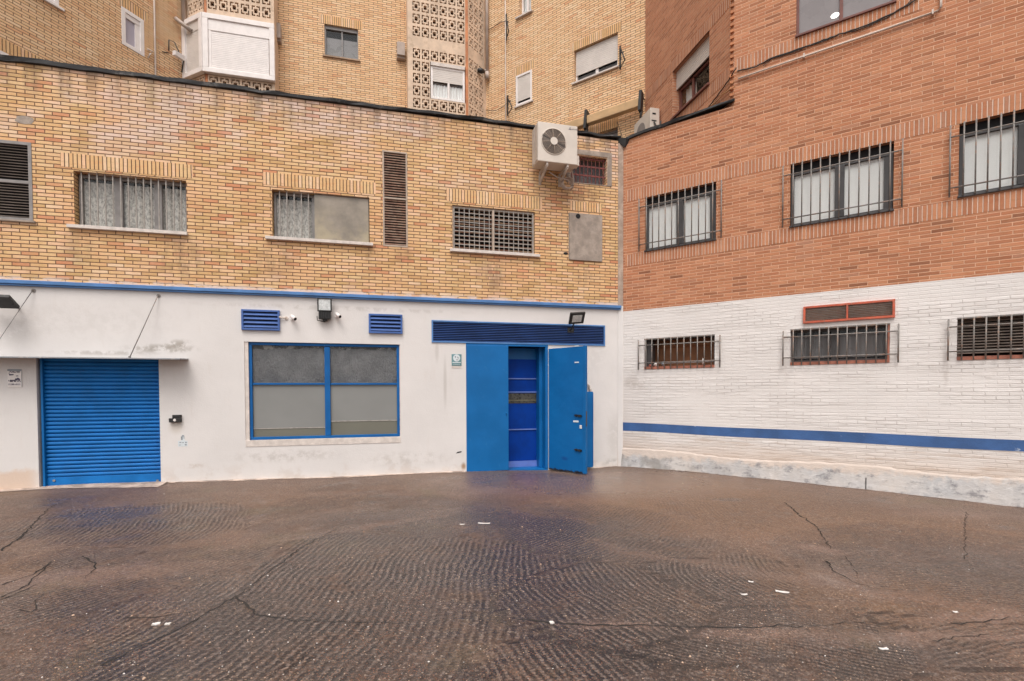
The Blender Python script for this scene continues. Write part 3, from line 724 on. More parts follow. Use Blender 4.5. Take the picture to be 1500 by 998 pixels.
# ================================================================== the low yellow wing (wall A)
wing = thing('commercial_wing', A.P(-5.5, 0), 'low two-storey wing, yellow brick above a white ground floor with blue shutter and doors', 'building')
S0 = -17.0; SE = -.07; ZL = 3.49; ZT = 7.04
W1 = A.rect(107.5, 250, 274, 342); W2 = A.rect(398, 277, 541.5, 357.5); W3 = A.rect(662.4, 300, 783.6, 374)
V1 = A.rect(0, 203, 49, 325); V1 = (V1[1]-1.5, V1[1], V1[2], V1[3]-.02)
V2 = A.rect(560, 220, 597.5, 363); W4 = A.rect(836, 226, 888.5, 271.8)
ops = [(*W1, .3), (*W2, .3), (*W3, .25), (*V1, .12), (*V2, .1), (*W4, .3)]
wall(A, S0, SE, ZL, ZT, ops, 'brick_wall', M['yellow'], wing)
SH = A.rect(52.5, 524, 236, 708.5); SH = (SH[0], SH[1], -.3, SH[3])
BW = A.rect(357.5, 500.5, 587, 648.5); DR = A.rect(682.5, 502.5, 803, 690); DR = (DR[0], DR[1], -.3, DR[3]+.01)
LV = A.rect(632, 469, 886, 507)
SE2 = A.px(905, 600)[0]
wall(A, S0, SE2, -.5, ZL, [(*SH, .25), (*BW, .14), (*DR, .9), (*LV, .1)], 'painted_wall', M['white_a'], wing)
# corner pilaster between the two buildings
b = MB(G); pa = A.P(SE, 0); pa2 = A.P(SE, 0, .0); pb = B.P(.07, 0, .0)
for nm, z0, z1, mt in (('corner_pilaster', ZL, 6.98, 'pilaster'), ('corner_pilaster', -.5, ZL, 'white_a')):
    b = MB(G); x0, x1 = A.P(SE, 0, .012), B.P(.055, 0, .012); x2 = A.P(SE, 0, -.1); x3 = B.P(.055, 0, -.1)
    P4 = [(q.x, -q.y) for q in (x0, x1, x3, x2)]
    for i in range(4):
        p_, q_ = P4[i], P4[(i+1) % 4]; b.face([(p_[0], z0, p_[1]), (q_[0], z0, q_[1]), (q_[0], z1, q_[1]), (p_[0], z1, p_[1])])
    b.face([(p_[0], z1, p_[1]) for p_ in P4]); b.build(nm, M[mt], wing, bevel=.008)
# blue ledge
b = MB(A); b.box(S0, -.02, ZL-.055, ZL+.004, -.02, .075); b.box(S0, -.02, ZL-.085, ZL-.057, -.02, .05)
b.build('blue_ledge', M['blue_trim'], wing, bevel=.004)
b = MB(A); n_ = 260; rm = random.Random(12); pv = None
for i in range(n_+1):      # lumpy mortar lying along the ledge
    x = S0+(-.02-S0)*i/n_; h_ = max(.004, .012+.012*sin(x*2.7)+rm.gauss(0, .008)); cur = [(x, ZL+.002, .03+rm.gauss(0, .006)), (x, ZL+.004+h_*.7, .02), (x, ZL+.006+h_, -.01)]
    if pv:
        for k in range(2): b.face([pv[k], cur[k], cur[k+1], pv[k+1]])
    pv = cur
b.build('mortar_fillet', M['concrete_lt'], wing)
# roof and parapet flashing
def flashing(fr, s0, s1, z0, z1, dz, parent, name='roof_flashing', step=.25, seed=2):
    b = MB(fr); rnd = random.Random(seed); n = int((s1-s0)/step); ring_ = None
    for i in range(n+1):
        s = s0+(s1-s0)*i/n; z = z0+(z1-z0)*i/n; w = rnd.gauss(0, .008); h = dz+rnd.gauss(0, .008)
        h = h*(1.15-.65*(i/n)); cur = [(s, z+w-h, .004), (s, z+w-h*.9, .04+rnd.gauss(0, .008)), (s, z+w, .045+rnd.gauss(0, .008)), (s, z+w+.012, .0), (s, z+w+.01, -.35)]
        if ring_:
            for k in range(4): b.face([ring_[k], cur[k], cur[k+1], ring_[k+1]])
        ring_ = cur
    return b.build(name, M['bitumen'], parent)
flashing(A, S0, -.02, ZT+.045, ZT+.085, .085, wing)
b = MB(G)
def floor_poly(pts, z): return [(p.x, z, -p.y) for p in pts]
b.face(floor_poly([A.P(S0, 0, -.05), A.P(-.0, 0, -.05), B.P(sQ, 0, -.05), C.P(sR, 0, -.02), BP.P(sS, 0, -.02), AP.P(-12, 0, -.02)], 6.98))
b.build('flat_roof', M['bitumen'], wing)
# triangular folded flap of roofing at the corner
b = MB(B); b.face([(-.10, 7.10, .06), (.16, 7.04, .07), (.10, 6.86, .05)]); b.face([(-.10, 7.10, .06), (.10, 6.86, .05), (-.06, 7.0, .04)]); b.face([(.16, 7.04, .07), (.2, 7.0, -.02), (.10, 6.86, .02), (.10, 6.86, .05)])
b.build('roofing_flap', M['bitumen'], wing)

def bars(b, fr, a, c, lo, hi, n, r, pos, mi=0):
    for k in range(n):
        x = a+(c-a)*k/(n-1); b.tube([(x, lo, pos), (x, hi, pos)], r, 6, mi, cap=False)
# --- window 1: three lights, lace, upright bars
a, c, lo, hi = W1
b = MB(A); ring(b, a+.01, c-.01, lo+.01, hi-.01, .05, -.2, -.13)
for u in (168, 227): x = A.px(u, 300)[0]; b.box(x-.06, x+.06, lo+.06, hi-.06, -.19, -.135)
w = b.build('window', M['alu'], wing, bevel=.003); w['label'] = 'wide lace-curtained window with fourteen upright bars'
pane(A, a+.06, c-.06, lo+.06, hi-.06, -.165, w); curtain(A, a+.06, c-.06, lo+.05, hi-.10, -.2, w, M['lace'], .16, .014)
b = MB(A); bars(b, A, A.px(118, 300)[0], A.px(264, 300)[0], lo+.0, hi-.0, 14, .011, -.045); b.build('grille', M['grille_light'], w)
x0 = A.px(100.5, 330)[0]; sill_sz(A, x0, c+.02, lo+.01, .055, .07, w, M['stone_sill'])
soldier(A, 88.4, 223.5, 282.5, 261.5, wing)
# --- window 2
a, c, lo, hi = W2; xm = A.px(460, 300)[0]
b = MB(A); ring(b, a+.01, c-.005, lo+.01, hi-.01, .04, -.2, -.13); b.box(xm-.05, xm, lo+.05, hi-.05, -.19, -.12)
w = b.build('window', M['alu'], wing, bevel=.003); w['label'] = 'window half lace and five bars, half dusty frosted panel'
pane(A, a+.05, xm-.05, lo+.05, hi-.05, -.165, w); curtain(A, a+.04, xm-.05, lo+.04, hi-.10, -.2, w, M['lace'], .14, .014)
pane(A, xm+.002, c-.015, lo+.02, hi-.015, -.045, w, M['dusty'], 'frosted_panel', .02)
b = MB(A); bars(b, A, A.px(409, 300)[0], A.px(451.5, 300)[0], lo, hi, 5, .011, -.05); b.build('grille', M['grille_light'], w)
sill_sz(A, A.px(389.5, 350)[0], A.px(546.5, 350)[0], lo+.01, .055, .07, w, M['stone_sill'])
soldier(A, 385, 252, 550.5, 285, wing)
# --- window 3: square mesh grille over brown slats
a, c, lo, hi = W3
b = MB(A); ring(b, a+.005, c-.005, lo+.005, hi-.005, .035, -.14, -.04); xm = A.px(722.8, 340)[0]; b.box(xm-.02, xm+.02, lo+.03, hi-.03, -.1, -.01)
w = b.build('window', M['beige_frame'], wing, bevel=.003); w['label'] = 'window closed by a square metal lattice over brown slats'
b = MB(A); ns = 10
for k in range(ns):
    z = lo+.05+(hi-lo-.1)*(k+.5)/ns; b.tbox(((a+c)/2, z, -.12), ((c-a)/2-.03, 0, 0), (0, -.02, .03), (0, .004, .003))
b.build('slat_blind', M['tan_slat'], w)
b = MB(A); nv = 17; nh = 10
for k in range(nv):
    x = a+.04+(c-a-.08)*k/(nv-1); b.box(x-.007, x+.007, lo+.02, hi-.02, -.035, -.022)
for k in range(nh):
    z = lo+.04+(hi-lo-.08)*k/(nh-1); b.box(a+.02, c-.02, z-.007, z+.007, -.05, -.036)
b.build('grille', M['grille_light'], w)
sill_sz(A, A.px(659, 372)[0], A.px(790, 372)[0], lo+.01, .055, .07, w, M['stone_sill'])
soldier(A, 654, 276, 794, 307, wing)
# --- window 4: rusty bars, cement surround
a, c, lo, hi = W4
b = MB(A); ring(b, a-.1, c+.12, lo-.02, hi+.12, .105, -.02, .012, wb=.015)
sur = b.build('window_surround', M['concrete'], wing, bevel=.004)
b = MB(A); nb = 9
for k in range(nb):
    x = a+.05+(c-a-.1)*k/(nb-1); b.tube([(x, lo, -.06), (x, hi, -.06)], .009, 6, cap=False)
for z in (hi-.03, lo+(hi-lo)*.66, lo+(hi-lo)*.33): b.box(a, c, z-.016, z+.016, -.075, -.058)
w = b.build('window_grille', M['rust_grille'], wing); w['label'] = 'small barred opening with rusty red bars'
pane(A, a, c, lo, hi, -.22, w, M['film'])
# --- vents on the brick
x = V1; rail = A.px(20, 266)[1]
v = louvre(A, *x, 26, .05, .01, wing, M['alu'], M['louvre_grey'], rails=(rail,), posts=(x[1]-.78,), label='large grey louvred vent at the left end')
sill_sz(A, x[0]-.05, x[1]+.04, x[2]+.005, .03, .045, v, M['concrete'])
louvre(A, *V2, 36, .03, .008, wing, M['beige_frame'], M['louvre_brown'], depth=.03, tilt=.75, th=.006, rails=(A.px(578, 291)[1],), label='tall narrow brown louvred vent')
# --- cement cover with a round hole
a, c, lo, hi = A.rect(834, 312, 881.5, 384)
b = MB(A); b.box(a, c, lo, hi, -.01, .03); hp = A.px(846, 317.5); b.disc(hp, .05, .03, .036, 20, 1); b.box(a-.02, a, lo+.02, hi, 0, .015)
pn = b.build('cement_cover', [M['concrete'], M['black']], wing, bevel=.004)
soldier(A, 835, 294.5, 881.5, 312, wing)
b = MB(A); hp = A.px(828.6, 371.5); b.disc(hp, .05, -.001, .003, 14, 0, .6); b.build('wall_hole', M['black'], wing)
hp = A.px(36, 176); b = MB(A); b.poly([(hp[0]+.13*cos(t*.6)*(1+.15*sin(t*2.3)), hp[1]+.07*sin(t*.6)) for t in range(10)], -.001, .004); b.build('cement_patch', M['concrete'], wing)

# --- blue vents
for (r, nsl, lb) in (((354, 453.5, 410.5, 485), 4, 'blue vent with four slats, left of the floodlight'), ((540, 460, 589.5, 489.5), 4, 'blue vent with four slats, right of the floodlight')):
    a, c, lo, hi = A.rect(*r)
    b = MB(A); b.box(a+.02, c-.02, lo+.02, hi-.02, 0, .005, 1); pitch = (hi-lo-.08)/nsl
    for k in range(nsl):
        z = lo+.045+pitch*(k+.5)-.01; b.tbox(((a+c)/2, z, .028), ((c-a)/2-.035, 0, 0), (0, -pitch*.3, .018), (0, .005, .004))
    v = b.build('vent', [M['blue_vent'], M['black']], wing); v['label'] = lb
    b = MB(A); ring(b, a, c, lo, hi, .035, -.01, .05); b.build('vent_frame', M['blue_vent'], v, bevel=.003)
a, c, lo, hi = LV
louvre(A, a, c, lo, hi, 11, .03, .02, wing, M['blue_trim'], M['blue_vent'], label='long blue louvred vent above the doors', depth=.03, tilt=.3, th=.008)

# --- big shop window
a, c, lo, hi = BW
fl = A.px(364.5, 570)[0]; fb = A.px(470, 642.5)[1]
a2, lo2 = fl+.0, fb
b = MB(A); ring(b, a2, c-.012, lo2, hi-.004, .05, -.11, -.04)
xm = A.px(479.5, 570)[0]; b.box(xm-.05, xm+.05, lo2+.055, hi-.067, -.11, -.038)
zt = A.px(479, 562.5)[1]; b.box(a2+.055, xm-.05, zt-.018, zt+.018, -.1, -.05); b.box(xm+.05, c-.067, zt-.018, zt+.018, -.1, -.05)
w = b.build('shop_window', M['blue_frame'], wing, bevel=.004); w['label'] = 'large blue-framed window, frosted below and dark above'
zl = A.px(420, 628)[1]; zr = A.px(540, 617)[1]
for x0, x1, zb in ((a2+.05, xm-.045, zl), (xm+.045, c-.06, zr)):
    pane(A, x0, x1, lo2+.05, zb, -.085, w, M['frost_low'], 'frosted_pane'); pane(A, x0, x1, zb, zt-.01, -.083, w, M['frost'], 'frosted_pane')
    pane(A, x0, x1, zb-.005, zb+.012, -.078, w, M['grille_light'], 'pane_strip', .003)
    pane(A, x0, x1, zt+.01, hi-.05, -.075, w, M['glass'], 'upper_pane', .004)
    b = MB(A); rm = random.Random(int(x0*10)); pv = None; nn_ = 60
    for i in range(nn_+1):     # sagging film behind the glass, its upper edge ragged
        x = x0+(x1-x0)*i/nn_; t_ = i/nn_; zt2_ = hi-.05-(.03+.05*(1-t_ if x0 < xm else .4)+.012*sin(x*13)+rm.gauss(0, .006)); cur = [(x, zt+.01, -.10), (x, (zt+zt2_)/2, -.098+.006*sin(x*9)), (x, zt2_, -.10)]
        if pv:
            for k in range(2): b.face([pv[k], cur[k], cur[k+1], pv[k+1]], smooth=True)
        pv = cur
    b.build('dark_film', M['film'], w); pane(A, x0, x1, zt+.01, hi-.05, -.12, w, M['backdrop'], 'skyline_backing', .004)
b = MB(A); b.box(a, c, lo+.0, lo2-.002, -.13, .008); b.build('sill', M['stone_sill'], w, bevel=.003)
b = MB(A); b.box(a+.001, a2-.002, lo2, hi-.001, -.135, -.012); b.build('jamb', M['stone_sill'], w)
b = MB(A); b.box(c-.012, c-.001, lo2, hi-.001, -.135, -.02); b.build('jamb', M['stone_sill'], w)

# --- roller shutter
a, c, lo, hi = SH; a1 = A.px(58.5, 600)[0]; zb = A.px(150, 711.5)[1]
b = MB(A); n = 0; z = zb+.16; zs_ = hi
while z < hi-.02:
    p = .0675; z1 = min(z+p, hi)
    prof = [(0, -.125), (.004, -.11), (.012, -.094), (.03, -.085), (.048, -.088), (.058, -.097), (.063, -.125), (p, -.125)]
    for (q0, n0), (q1, n1) in zip(prof, prof[1:]):
        b.face([(a1+.03, z+q0, n0), (c-.02, z+q0, n0), (c-.02, z+q1, n1), (a1+.03, z+q1, n1)], smooth=False)
    z += p
sh = b.build('roller_shutter', M['blue_shutter'], wing); sh['label'] = 'closed blue roller shutter'
b = MB(A); b.box(a1+.03, c-.02, zb+.012, zb+.16, -.12, -.085); b.build('bottom_rail', M['blue_shutter'], sh, bevel=.005)
for u in (75, 228):
    q = A.px(u, 707); b = MB(A); b.disc((q[0], q[1]+.02), .02, -.085, -.07, 12); b.build('lock', M['alu'], sh)
for x0_, x1_ in ((a1, a1+.03), (c-.02, c)): b = MB(A); b.box(x0_, x1_, zb, hi, -.13, -.03); b.build('guide_rail', M['blue_door'], sh)
b = MB(A); b.box(a, c+.35, -.05, zb+.008, -.2, .0); b.box(S0, c+.05, -.1, .045, -.1, .22)
b.build('threshold', M['moss'], wing, bevel=.01)

# --- canopy and its rods
a, zc = A.px(276, 525.5); PR = .4
b = MB(A); zf = zc-.02; b.face([(S0, zc-.02, .0), (S0, zf-.02, PR), (a, zf-.02, PR), (a, zc-.02, .0)][::-1]); b.face([(S0, zc, 0), (a, zc, 0), (a, zf, PR), (S0, zf, PR)][::-1])
b.face([(S0, zf-.02, PR), (a, zf-.02, PR), (a, zf, PR), (S0, zf, PR)]); b.face([(a, zc-.02, 0), (a, zf-.02, PR), (a, zf, PR), (a, zc, 0)][::-1])
cn = b.build('canopy', M['canopy'], wing); cn['label'] = 'thin flat canopy over the blue shutter'
for (ut, vt, ub) in ((232.5, 433.5, 190), (49.5, 426, -17)):
    s1, z1 = A.px(ut, vt); s2, z2 = A.px(ub, 519, PR-.05)
    b = MB(A); b.tube([(s1, z1, 0), (s1, z1, .03), (s2, zf+.01, PR-.05)], .007, 6); b.disc((s1, z1), .03, 0, .012, 10); b.disc((s2, zf+.015), .02, PR-.06, PR-.04, 8)
    b.build('tie_rod', M['grille'], cn)

# --- double doors
a, c, lo, hi = DR; zb = .02
b = MB(A); fw = .05
b.box(a, c, hi-.06, hi, -.12, .01); b.box(a, a+fw*.6, zb, hi-.06, -.12, .006); b.box(c-.06, c, zb, hi-.06, -.2, .006)
fr_ = b.build('door_frame', M['blue_door'], wing, bevel=.004)
xl = A.px(744.6, 600)[0]
b = MB(A); b.box(a+.012, xl, zb+.0, hi-.055, -.03, .022); lf = b.build('door_leaf', M['blue_door'], wing, bevel=.006); lf['label'] = 'closed left door leaf'
b = MB(A); q = A.px(741, 606); b.tube([(q[0], q[1]-.03, .03), (q[0]+.01, q[1], .045), (q[0], q[1]+.03, .03)], .007); b.build('handle', M['blue_door'], lf)
# open leaf: hinge at the right jamb, swung outwards
hs_ = A.px(803, 600)[0]; hp = A.P(hs_, 0, .03)
tip = A.P(A.px(857.5, 600, .82)[0], 0, .82); LW = (tip-hp).length; dirv = (tip-hp).normalized()
D = Wall((hp.x, hp.y, 0), math.degrees(math.atan2(dirv.x, dirv.y)))
nrm_cam = D.n.dot(-Vector((hp.x, hp.y, 0))) > 0
sg = 1 if nrm_cam else -1
b = MB(D); b.box(0, LW, .004, hi-.10, -.045*sg if sg > 0 else 0, 0 if sg > 0 else .045)
ol = b.build('door_leaf', M['door_peel'], wing, bevel=.006); ol['label'] = 'open door leaf with latches and peeling bottom edge'
b = MB(D); b.box(LW-.05, LW+.012, .01, hi-.095, -.05, .012); b.build('edge_strip', M['blue_door'], ol, bevel=.004)
for v_ in (608.5, 659):
    s_, z_ = D.px(847, v_, .0); b = MB(D); b.box(s_-.09, s_+.08, z_-.012, z_+.012, 0, .02); b.box(s_-.0, s_+.09, z_-.03, z_+.0, 0, .03); b.box(s_-.05, s_-.03, z_-.03, z_+.02, .01, .03)
    b.build('latch', M['dark_metal'], ol, bevel=.003)
s_, z_ = D.px(844, 617.5, 0); b = MB(D); b.box(s_-.07, s_+.06, z_-.018, z_+.018, 0, .004); b.build('sticker', M['pale_print'], ol)
s_, z_ = D.px(851, 625.5, 0); b = MB(D); b.box(s_-.025, s_+.025, z_-.035, z_+.035, 0, .012); b.build('lock', M['paper'], ol, bevel=.004)
for v_ in (507, 531):
    s_, z_ = D.px(845, v_, 0); b = MB(D); b.box(s_-.05, s_+.05, z_-.012, z_+.012, 0, .006); b.build('sticker', M['pale_print'], ol)
s_, z_ = D.px(856, 615, 0); b = MB(D); b.box(LW+.012, LW+.016, .95, 1.25, -.035, .0); b.build('lock_plate', M['alu_dark'], ol)
# inner strip door
ib = A.rect(744, 519, 798, 686, -.42); rec = -.42
b = MB(A); b.box(xl-.3, c-.061, zb-.01, hi-.30, rec-.04, rec); idr = b.build('inner_door', M['royal'], wing); idr['label'] = 'inner royal blue panelled door'
for v_ in (555, 574.5, 629):
    z_ = A.px(770, v_, rec)[1]; b = MB(A); b.box(xl-.25, c-.062, z_-.012, z_+.012, rec, rec+.02); b.build('panel_rail', M['royal_pale'], idr)
z1_ = A.px(770, 576.5, rec)[1]; z0_ = A.px(770, 591, rec)[1]
b = MB(A); b.box(xl-.25, c-.062, z0_, z1_, rec, rec+.006); b.box(xl-.25, c-.062, z0_+.06, z0_+.075, rec+.006, rec+.012, 1); b.build('vision_strip', [M['strip_dark'], M['strip_pale']], idr)
z1_ = A.px(770, 675, rec)[1]; z0_ = A.px(770, 684, rec)[1]
b = MB(A); b.box(xl-.25, c-.062, z0_, z1_, rec, rec+.015); b.build('kick_rail', M['royal_pale'], idr)
b = MB(A); b.box(c-.13, c-.06, zb, hi-.06, rec, -.2); b.box(xl-.3, c-.061, hi-.3, hi-.06, rec-.05, rec-.01); b.build('inner_jamb', M['blue_door'], wing)
b = MB(A); b.box(a, c, -.3, zb-.005, rec, .0); b.build('door_sill', M['blue_door'], wing)
# narrow blue cabinet behind the open leaf
cb = A.rect(843, 574, 866, 688, .0)
b = MB(A); b.box(cb[0], cb[1], .02, cb[3], 0, .10); b.box(cb[1]-.012, cb[1]+.004, .05, cb[3]-.02, .1, .108)
cab = tag(b.build('meter_cabinet', M['blue_door'], None, bevel=.004), 'narrow dark blue metal cabinet on the wall behind the open door leaf', 'cabinet')
q = A.px(862, 568); b = MB(A); b.tube([(q[0], cb[3], .04), (q[0], cb[3]+.12, .04), (q[0]-.04, cb[3]+.16, .04)], .02); b.box(q[0]-.05, q[0]+.05, cb[3], cb[3]+.05, 0, .05)
tag(b.build('pipe_stub', M['pipe_grey']), 'short bent grey pipe stub on top of the blue cabinet', 'pipe')

# ------------------------------------------------------------------ things on wall A
def flood(name, u0, v0, u1, v1, label, out=.14):
    a, c, lo, hi = A.rect(u0, v0, u1, v1, out); t = thing(name, A.P((a+c)/2, lo, 0), label, 'floodlight', 'floodlights on the white wall')
    h = hi-lo; zs_ = lo+h*.36
    b = MB(A); b.box(a+.02, c-.02, lo, zs_, .05, out-.02); b.box((a+c)/2-.04, (a+c)/2+.04, lo-.03, lo, 0, .09); b.tube([(a-.01, lo+.05, .1), (a-.01, lo-.02, .05), ((a+c)/2, lo-.04, .0)], .008)
    for k in range(5): b.box(a+.03+k*(c-a-.06)/5, a+.045+k*(c-a-.06)/5, lo+.01, zs_-.01, out-.02, out)
    b.build('ballast_box', M['dark_metal'], t, bevel=.004)
    b = MB(A); ring(b, a, c, zs_, hi, .022, out-.06, out); b.box(a+.01, c-.01, zs_+.01, hi-.01, out-.07, out-.055)
    hd = b.build('lamp_head', M['dark_metal'], t, bevel=.004)
    b = MB(A); b.box(a+.02, c-.02, zs_+.02, hi-.02, out-.03, out-.012); b.build('lens', M['lens'], hd)
    return t
flood('floodlight', 464.5, 436, 486, 467.5, 'black floodlight with upright clear lens between the two small blue vents')
# LED floodlight, head tilted down
t = thing('floodlight', A.P(*A.px(843, 478), 0), 'slim black floodlight tilted down over the long vent above the doors', 'floodlight', 'floodlights on the white wall')
s_, z_ = A.px(845, 466, .32)
ax = Vector((.165, .015, 0)); nrm = Vector((-.1, -.62, .78)).normalized(); ay = nrm.cross(ax).normalized()*.13
b = MB(A); b.tbox((s_, z_, .32), ax, ay, nrm*.025); hd = b.build('lamp_head', M['dark_metal'], t, bevel=.01)
b = MB(A); b.tbox(Vector((s_, z_, .32))+nrm*.027, ax*.62, ay*.6, nrm*.003); b.build('lens', M['lens'], hd)
b = MB(A); b.tube([(s_-.03, z_-.22, .0), (s_-.03, z_-.2, .1), (s_-.03, z_-.06, .29)], .016); b.box(s_-.09, s_+.05, z_-.27, z_-.17, 0, .03); b.build('bracket', M['dark_metal'], t, bevel=.003)
# floodlight at the far left
t = thing('floodlight', A.P(*A.px(3, 449), 0), 'dark wedge-shaped lamp at the left edge just below the blue ledge', 'floodlight', 'floodlights on the white wall')
s_, z_ = A.px(-4, 441, .3)
b = MB(A); ax = Vector((.2, -.0, 0)); nrm = Vector((.1, -.85, .5)).normalized(); ay = nrm.cross(ax).normalized()*.14
b.tbox((s_, z_, .25), ax, ay, nrm*.03); b.build('lamp_head', M['dark_metal'], t, bevel=.008)
b = MB(A); b.tube([(s_+.1, z_-.05, 0), (s_+.16, z_-.05, .12), (s_+.17, z_-.03, .25)], .014); b.build('bracket', M['dark_metal'], t)

# small cameras and stubs
def camera_small(u, v, label, flip=1):
    s_, z_ = A.px(u, v); t = thing('security_camera', A.P(s_, z_, 0), label, 'camera', 'small white security cameras')
    b = MB(A); b.disc((s_, z_), .035, 0, .03, 14); b.tube([(s_, z_, .02), (s_+.03*flip, z_, .07)], .014); b.build('mount', M['white_pvc'], t)
    b = MB(A); b.tube([(s_+.0, z_+.03, .06), (s_+.07*flip, z_-.03, .13)], [.035, .035], 12); bd = b.build('camera_body', M['white_pvc'], t)
    b = MB(A); b.tube([(s_+.069*flip, z_-.029, .129), (s_+.075*flip, z_-.034, .136)], [.026, .026], 12); b.build('lens', M['black'], bd)
camera_small(428, 466.5, 'white bullet camera right of the left blue vent')
camera_small(493, 463, 'white bullet camera just right of the upright floodlight')
s_, z_ = A.px(411, 466); b = MB(A); b.tube([(s_-.02, z_+.01, .05), (s_+.06, z_, .04), (s_+.10, z_, .01)], .014, 8); b.disc((s_+.1, z_), .03, 0, .02, 12)
tag(b.build('cable_stub', M['pipe']), 'short cream conduit stub coming out of the left blue vent', 'conduit')

# AC unit on wall A
a, c, lo, hi = A.rect(788, 177.5, 846, 242, .52)
t = thing('air_conditioner', A.P((a+c)/2, lo, .3), 'cream outdoor air conditioner hung on two brackets at the top of the yellow wall', 'air conditioner')
b = MB(A); b.box(a, c, lo, hi, .14, .52, 0)
bd = b.build('case', M['ac_white'], t, bevel=.012)
b = MB(A); b.box(a-.012, a-.002, lo+.03, hi-.04, .16, .30); b.box(a-.012, a-.002, lo+.03, hi-.04, .34, .49); b.build('side_panel', M['ac_side'], t, bevel=.003)
fc = A.px(811, 207.5, .52); fr0 = .245
b = MB(A); b.disc(fc, fr0, .52, .523, 40); fg = b.build('fan_recess', M['alu_dark'], t)
b = MB(A)
for k in range(1, 9):
    r = .07+k*.0215; P_ = [(fc[0]+r*cos(j*2*pi/40), fc[1]+r*sin(j*2*pi/40), .535) for j in range(41)]; b.tube(P_, .0042, 4, cap=False)
for k in range(8):
    an = k*pi/4+.1; b.tube([(fc[0]+.06*cos(an), fc[1]+.06*sin(an), .54), (fc[0]+fr0*cos(an), fc[1]+fr0*sin(an), .532)], .005, 5)
b.build('fan_grille', M['beige_frame'], t)
b = MB(A); b.disc(fc, .075, .53, .55, 24); b.build('fan_hub', M['ac_white'], t)
P_ = [(fc[0]+(fr0+.008)*cos(j*2*pi/40), fc[1]+(fr0+.008)*sin(j*2*pi/40), .522) for j in range(41)]
b = MB(A); b.tube(P_, .012, 6, cap=False); b.build('fan_rim', M['ac_white'], t)
es, ez = A.px(835, 189, .52)
b = MB(A); rr = .017
for k in range(3):
    an = pi/2+k*2*pi/3; cx_, cz_ = es+rr*cos(an), ez+rr*sin(an); d1 = (cos(an), sin(an)); d2 = (-sin(an), cos(an))
    b.poly([(cx_-d1[0]*rr, cz_-d1[1]*rr), (cx_+d2[0]*rr*.58, cz_+d2[1]*rr*.58), (cx_+d1[0]*rr, cz_+d1[1]*rr), (cx_-d2[0]*rr*.58, cz_-d2[1]*rr*.58)], .521, .5235)
b.build('emblem', M['ink'], t)
def text_mesh(fr, txt, s0, z0, n, size, mat, name, parent):
    cu = bpy.data.curves.new(name, 'FONT'); cu.body = txt; cu.size = size; cu.extrude = .0006
    o = bpy.data.objects.new(name, cu); col.objects.link(o); dg = bpy.context.evaluated_depsgraph_get(); dg.update()
    me = bpy.data.meshes.new_from_object(o.evaluated_get(dg)); bpy.data.objects.remove(o)
    org = root_loc(parent)
    for v in me.vertices: v.co = fr.P(s0+v.co.x, z0+v.co.y, n+v.co.z) - org
    me.materials.clear(); me.materials.append(mat)
    q = bpy.data.objects.new(name, me); col.objects.link(q); q.parent = parent; return q
text_mesh(A, 'MITSUBISHI', es+.035, ez-.012, .5225, .028, M['ink'], 'maker_lettering', t)
b = MB(A); b.box(c-.004, c+.06, lo+.02, lo+.22, .3, .46); b.build('valve_cover', M['ac_white'], t, bevel=.006)
for x in (a+.2, c-.2):
    b = MB(A); b.box(x-.02, x+.02, lo-.05, lo-.004, 0, .5); b.box(x-.025, x+.025, lo-.26, lo-.05, 0, .03); b.tube([(x, lo-.22, .03), (x, lo-.05, .48)], .032, 4)
    b.build('bracket', M['ac_side'], t, bevel=.002)
b = MB(A); P_ = []
for j in range(60):
    an = j*2*pi/18; P_.append((c-.12+.11*cos(an)+.002*j*.3, lo-.25+.11*sin(an), .14+.002*j))
b.tube(P_, .012, 6); b.tube([(c-.05, lo-.02, .34), (c-.0, lo-.2, .3), (c+.03, lo-.32, .2), (c-.02, lo-.37, .15)], .013, 6); b.tube([(a+.3, lo-.1, .3), (c-.35, lo-.18, .28), (c-.1, lo-.2, .25), (c-.02, lo-.25, .2)], .011, 6)
b.build('hose_coil', M['pipe_grey'], t)

# signs
def plate(fr, r, label, name='notice', mat='white_pvc', n=.012):
    a, c, lo, hi = fr.rect(*r); t = thing(name, fr.P((a+c)/2, lo, 0), label, 'sign'); b = MB(fr); b.box(a, c, lo, hi, 0, n); b.build('plate', M[mat], t, bevel=.002); return t, a, c, lo, hi
t, a, c, lo, hi = plate(A, (11.5, 541, 33, 567), 'small white and violet warning notice left of the blue shutter'); w_, h_ = c-a, hi-lo
def pr(fr, t, a, lo, w_, h_, rects, mat, name='print', n0=.012, n1=.014):
    b = MB(fr)
    for x0, z0, x1, z1 in rects: b.box(a+w_*x0, a+w_*x1, lo+h_*z0, lo+h_*z1, n0, n1)
    return b.build(name, M[mat], t)
rn = random.Random(4); letters = []
def fake_line(x0, x1, z0, z1, n):   # strokes too small to read, as in the photograph
    r = []; st = (x1-x0)/n
    for k in range(n):
        q = x0+st*k; r.append((q, z0+(z1-z0)*rn.choice((0, 0, .3)), q+st*.35, z1)); r.append((q, z0+(z1-z0)*rn.choice((.0, .45, .7)), q+st*.8, z0+(z1-z0)*rn.choice((.25, 1.0))+.004))
    return r
pr(A, t, a, lo, w_, h_, fake_line(.12, .92, .80, .88, 11), 'ink'); pr(A, t, a, lo, w_, h_, [(0, .9, 1, 1), (.97, 0, 1, .9)], 'ink_grey', 'border')
b = MB(A); b.poly([(a+w_*x, lo+h_*z) for x, z in ((.08, .78), (.14, .64), (.42, .66), (.44, .72), (.2, .72))][::-1], .012, .0145)
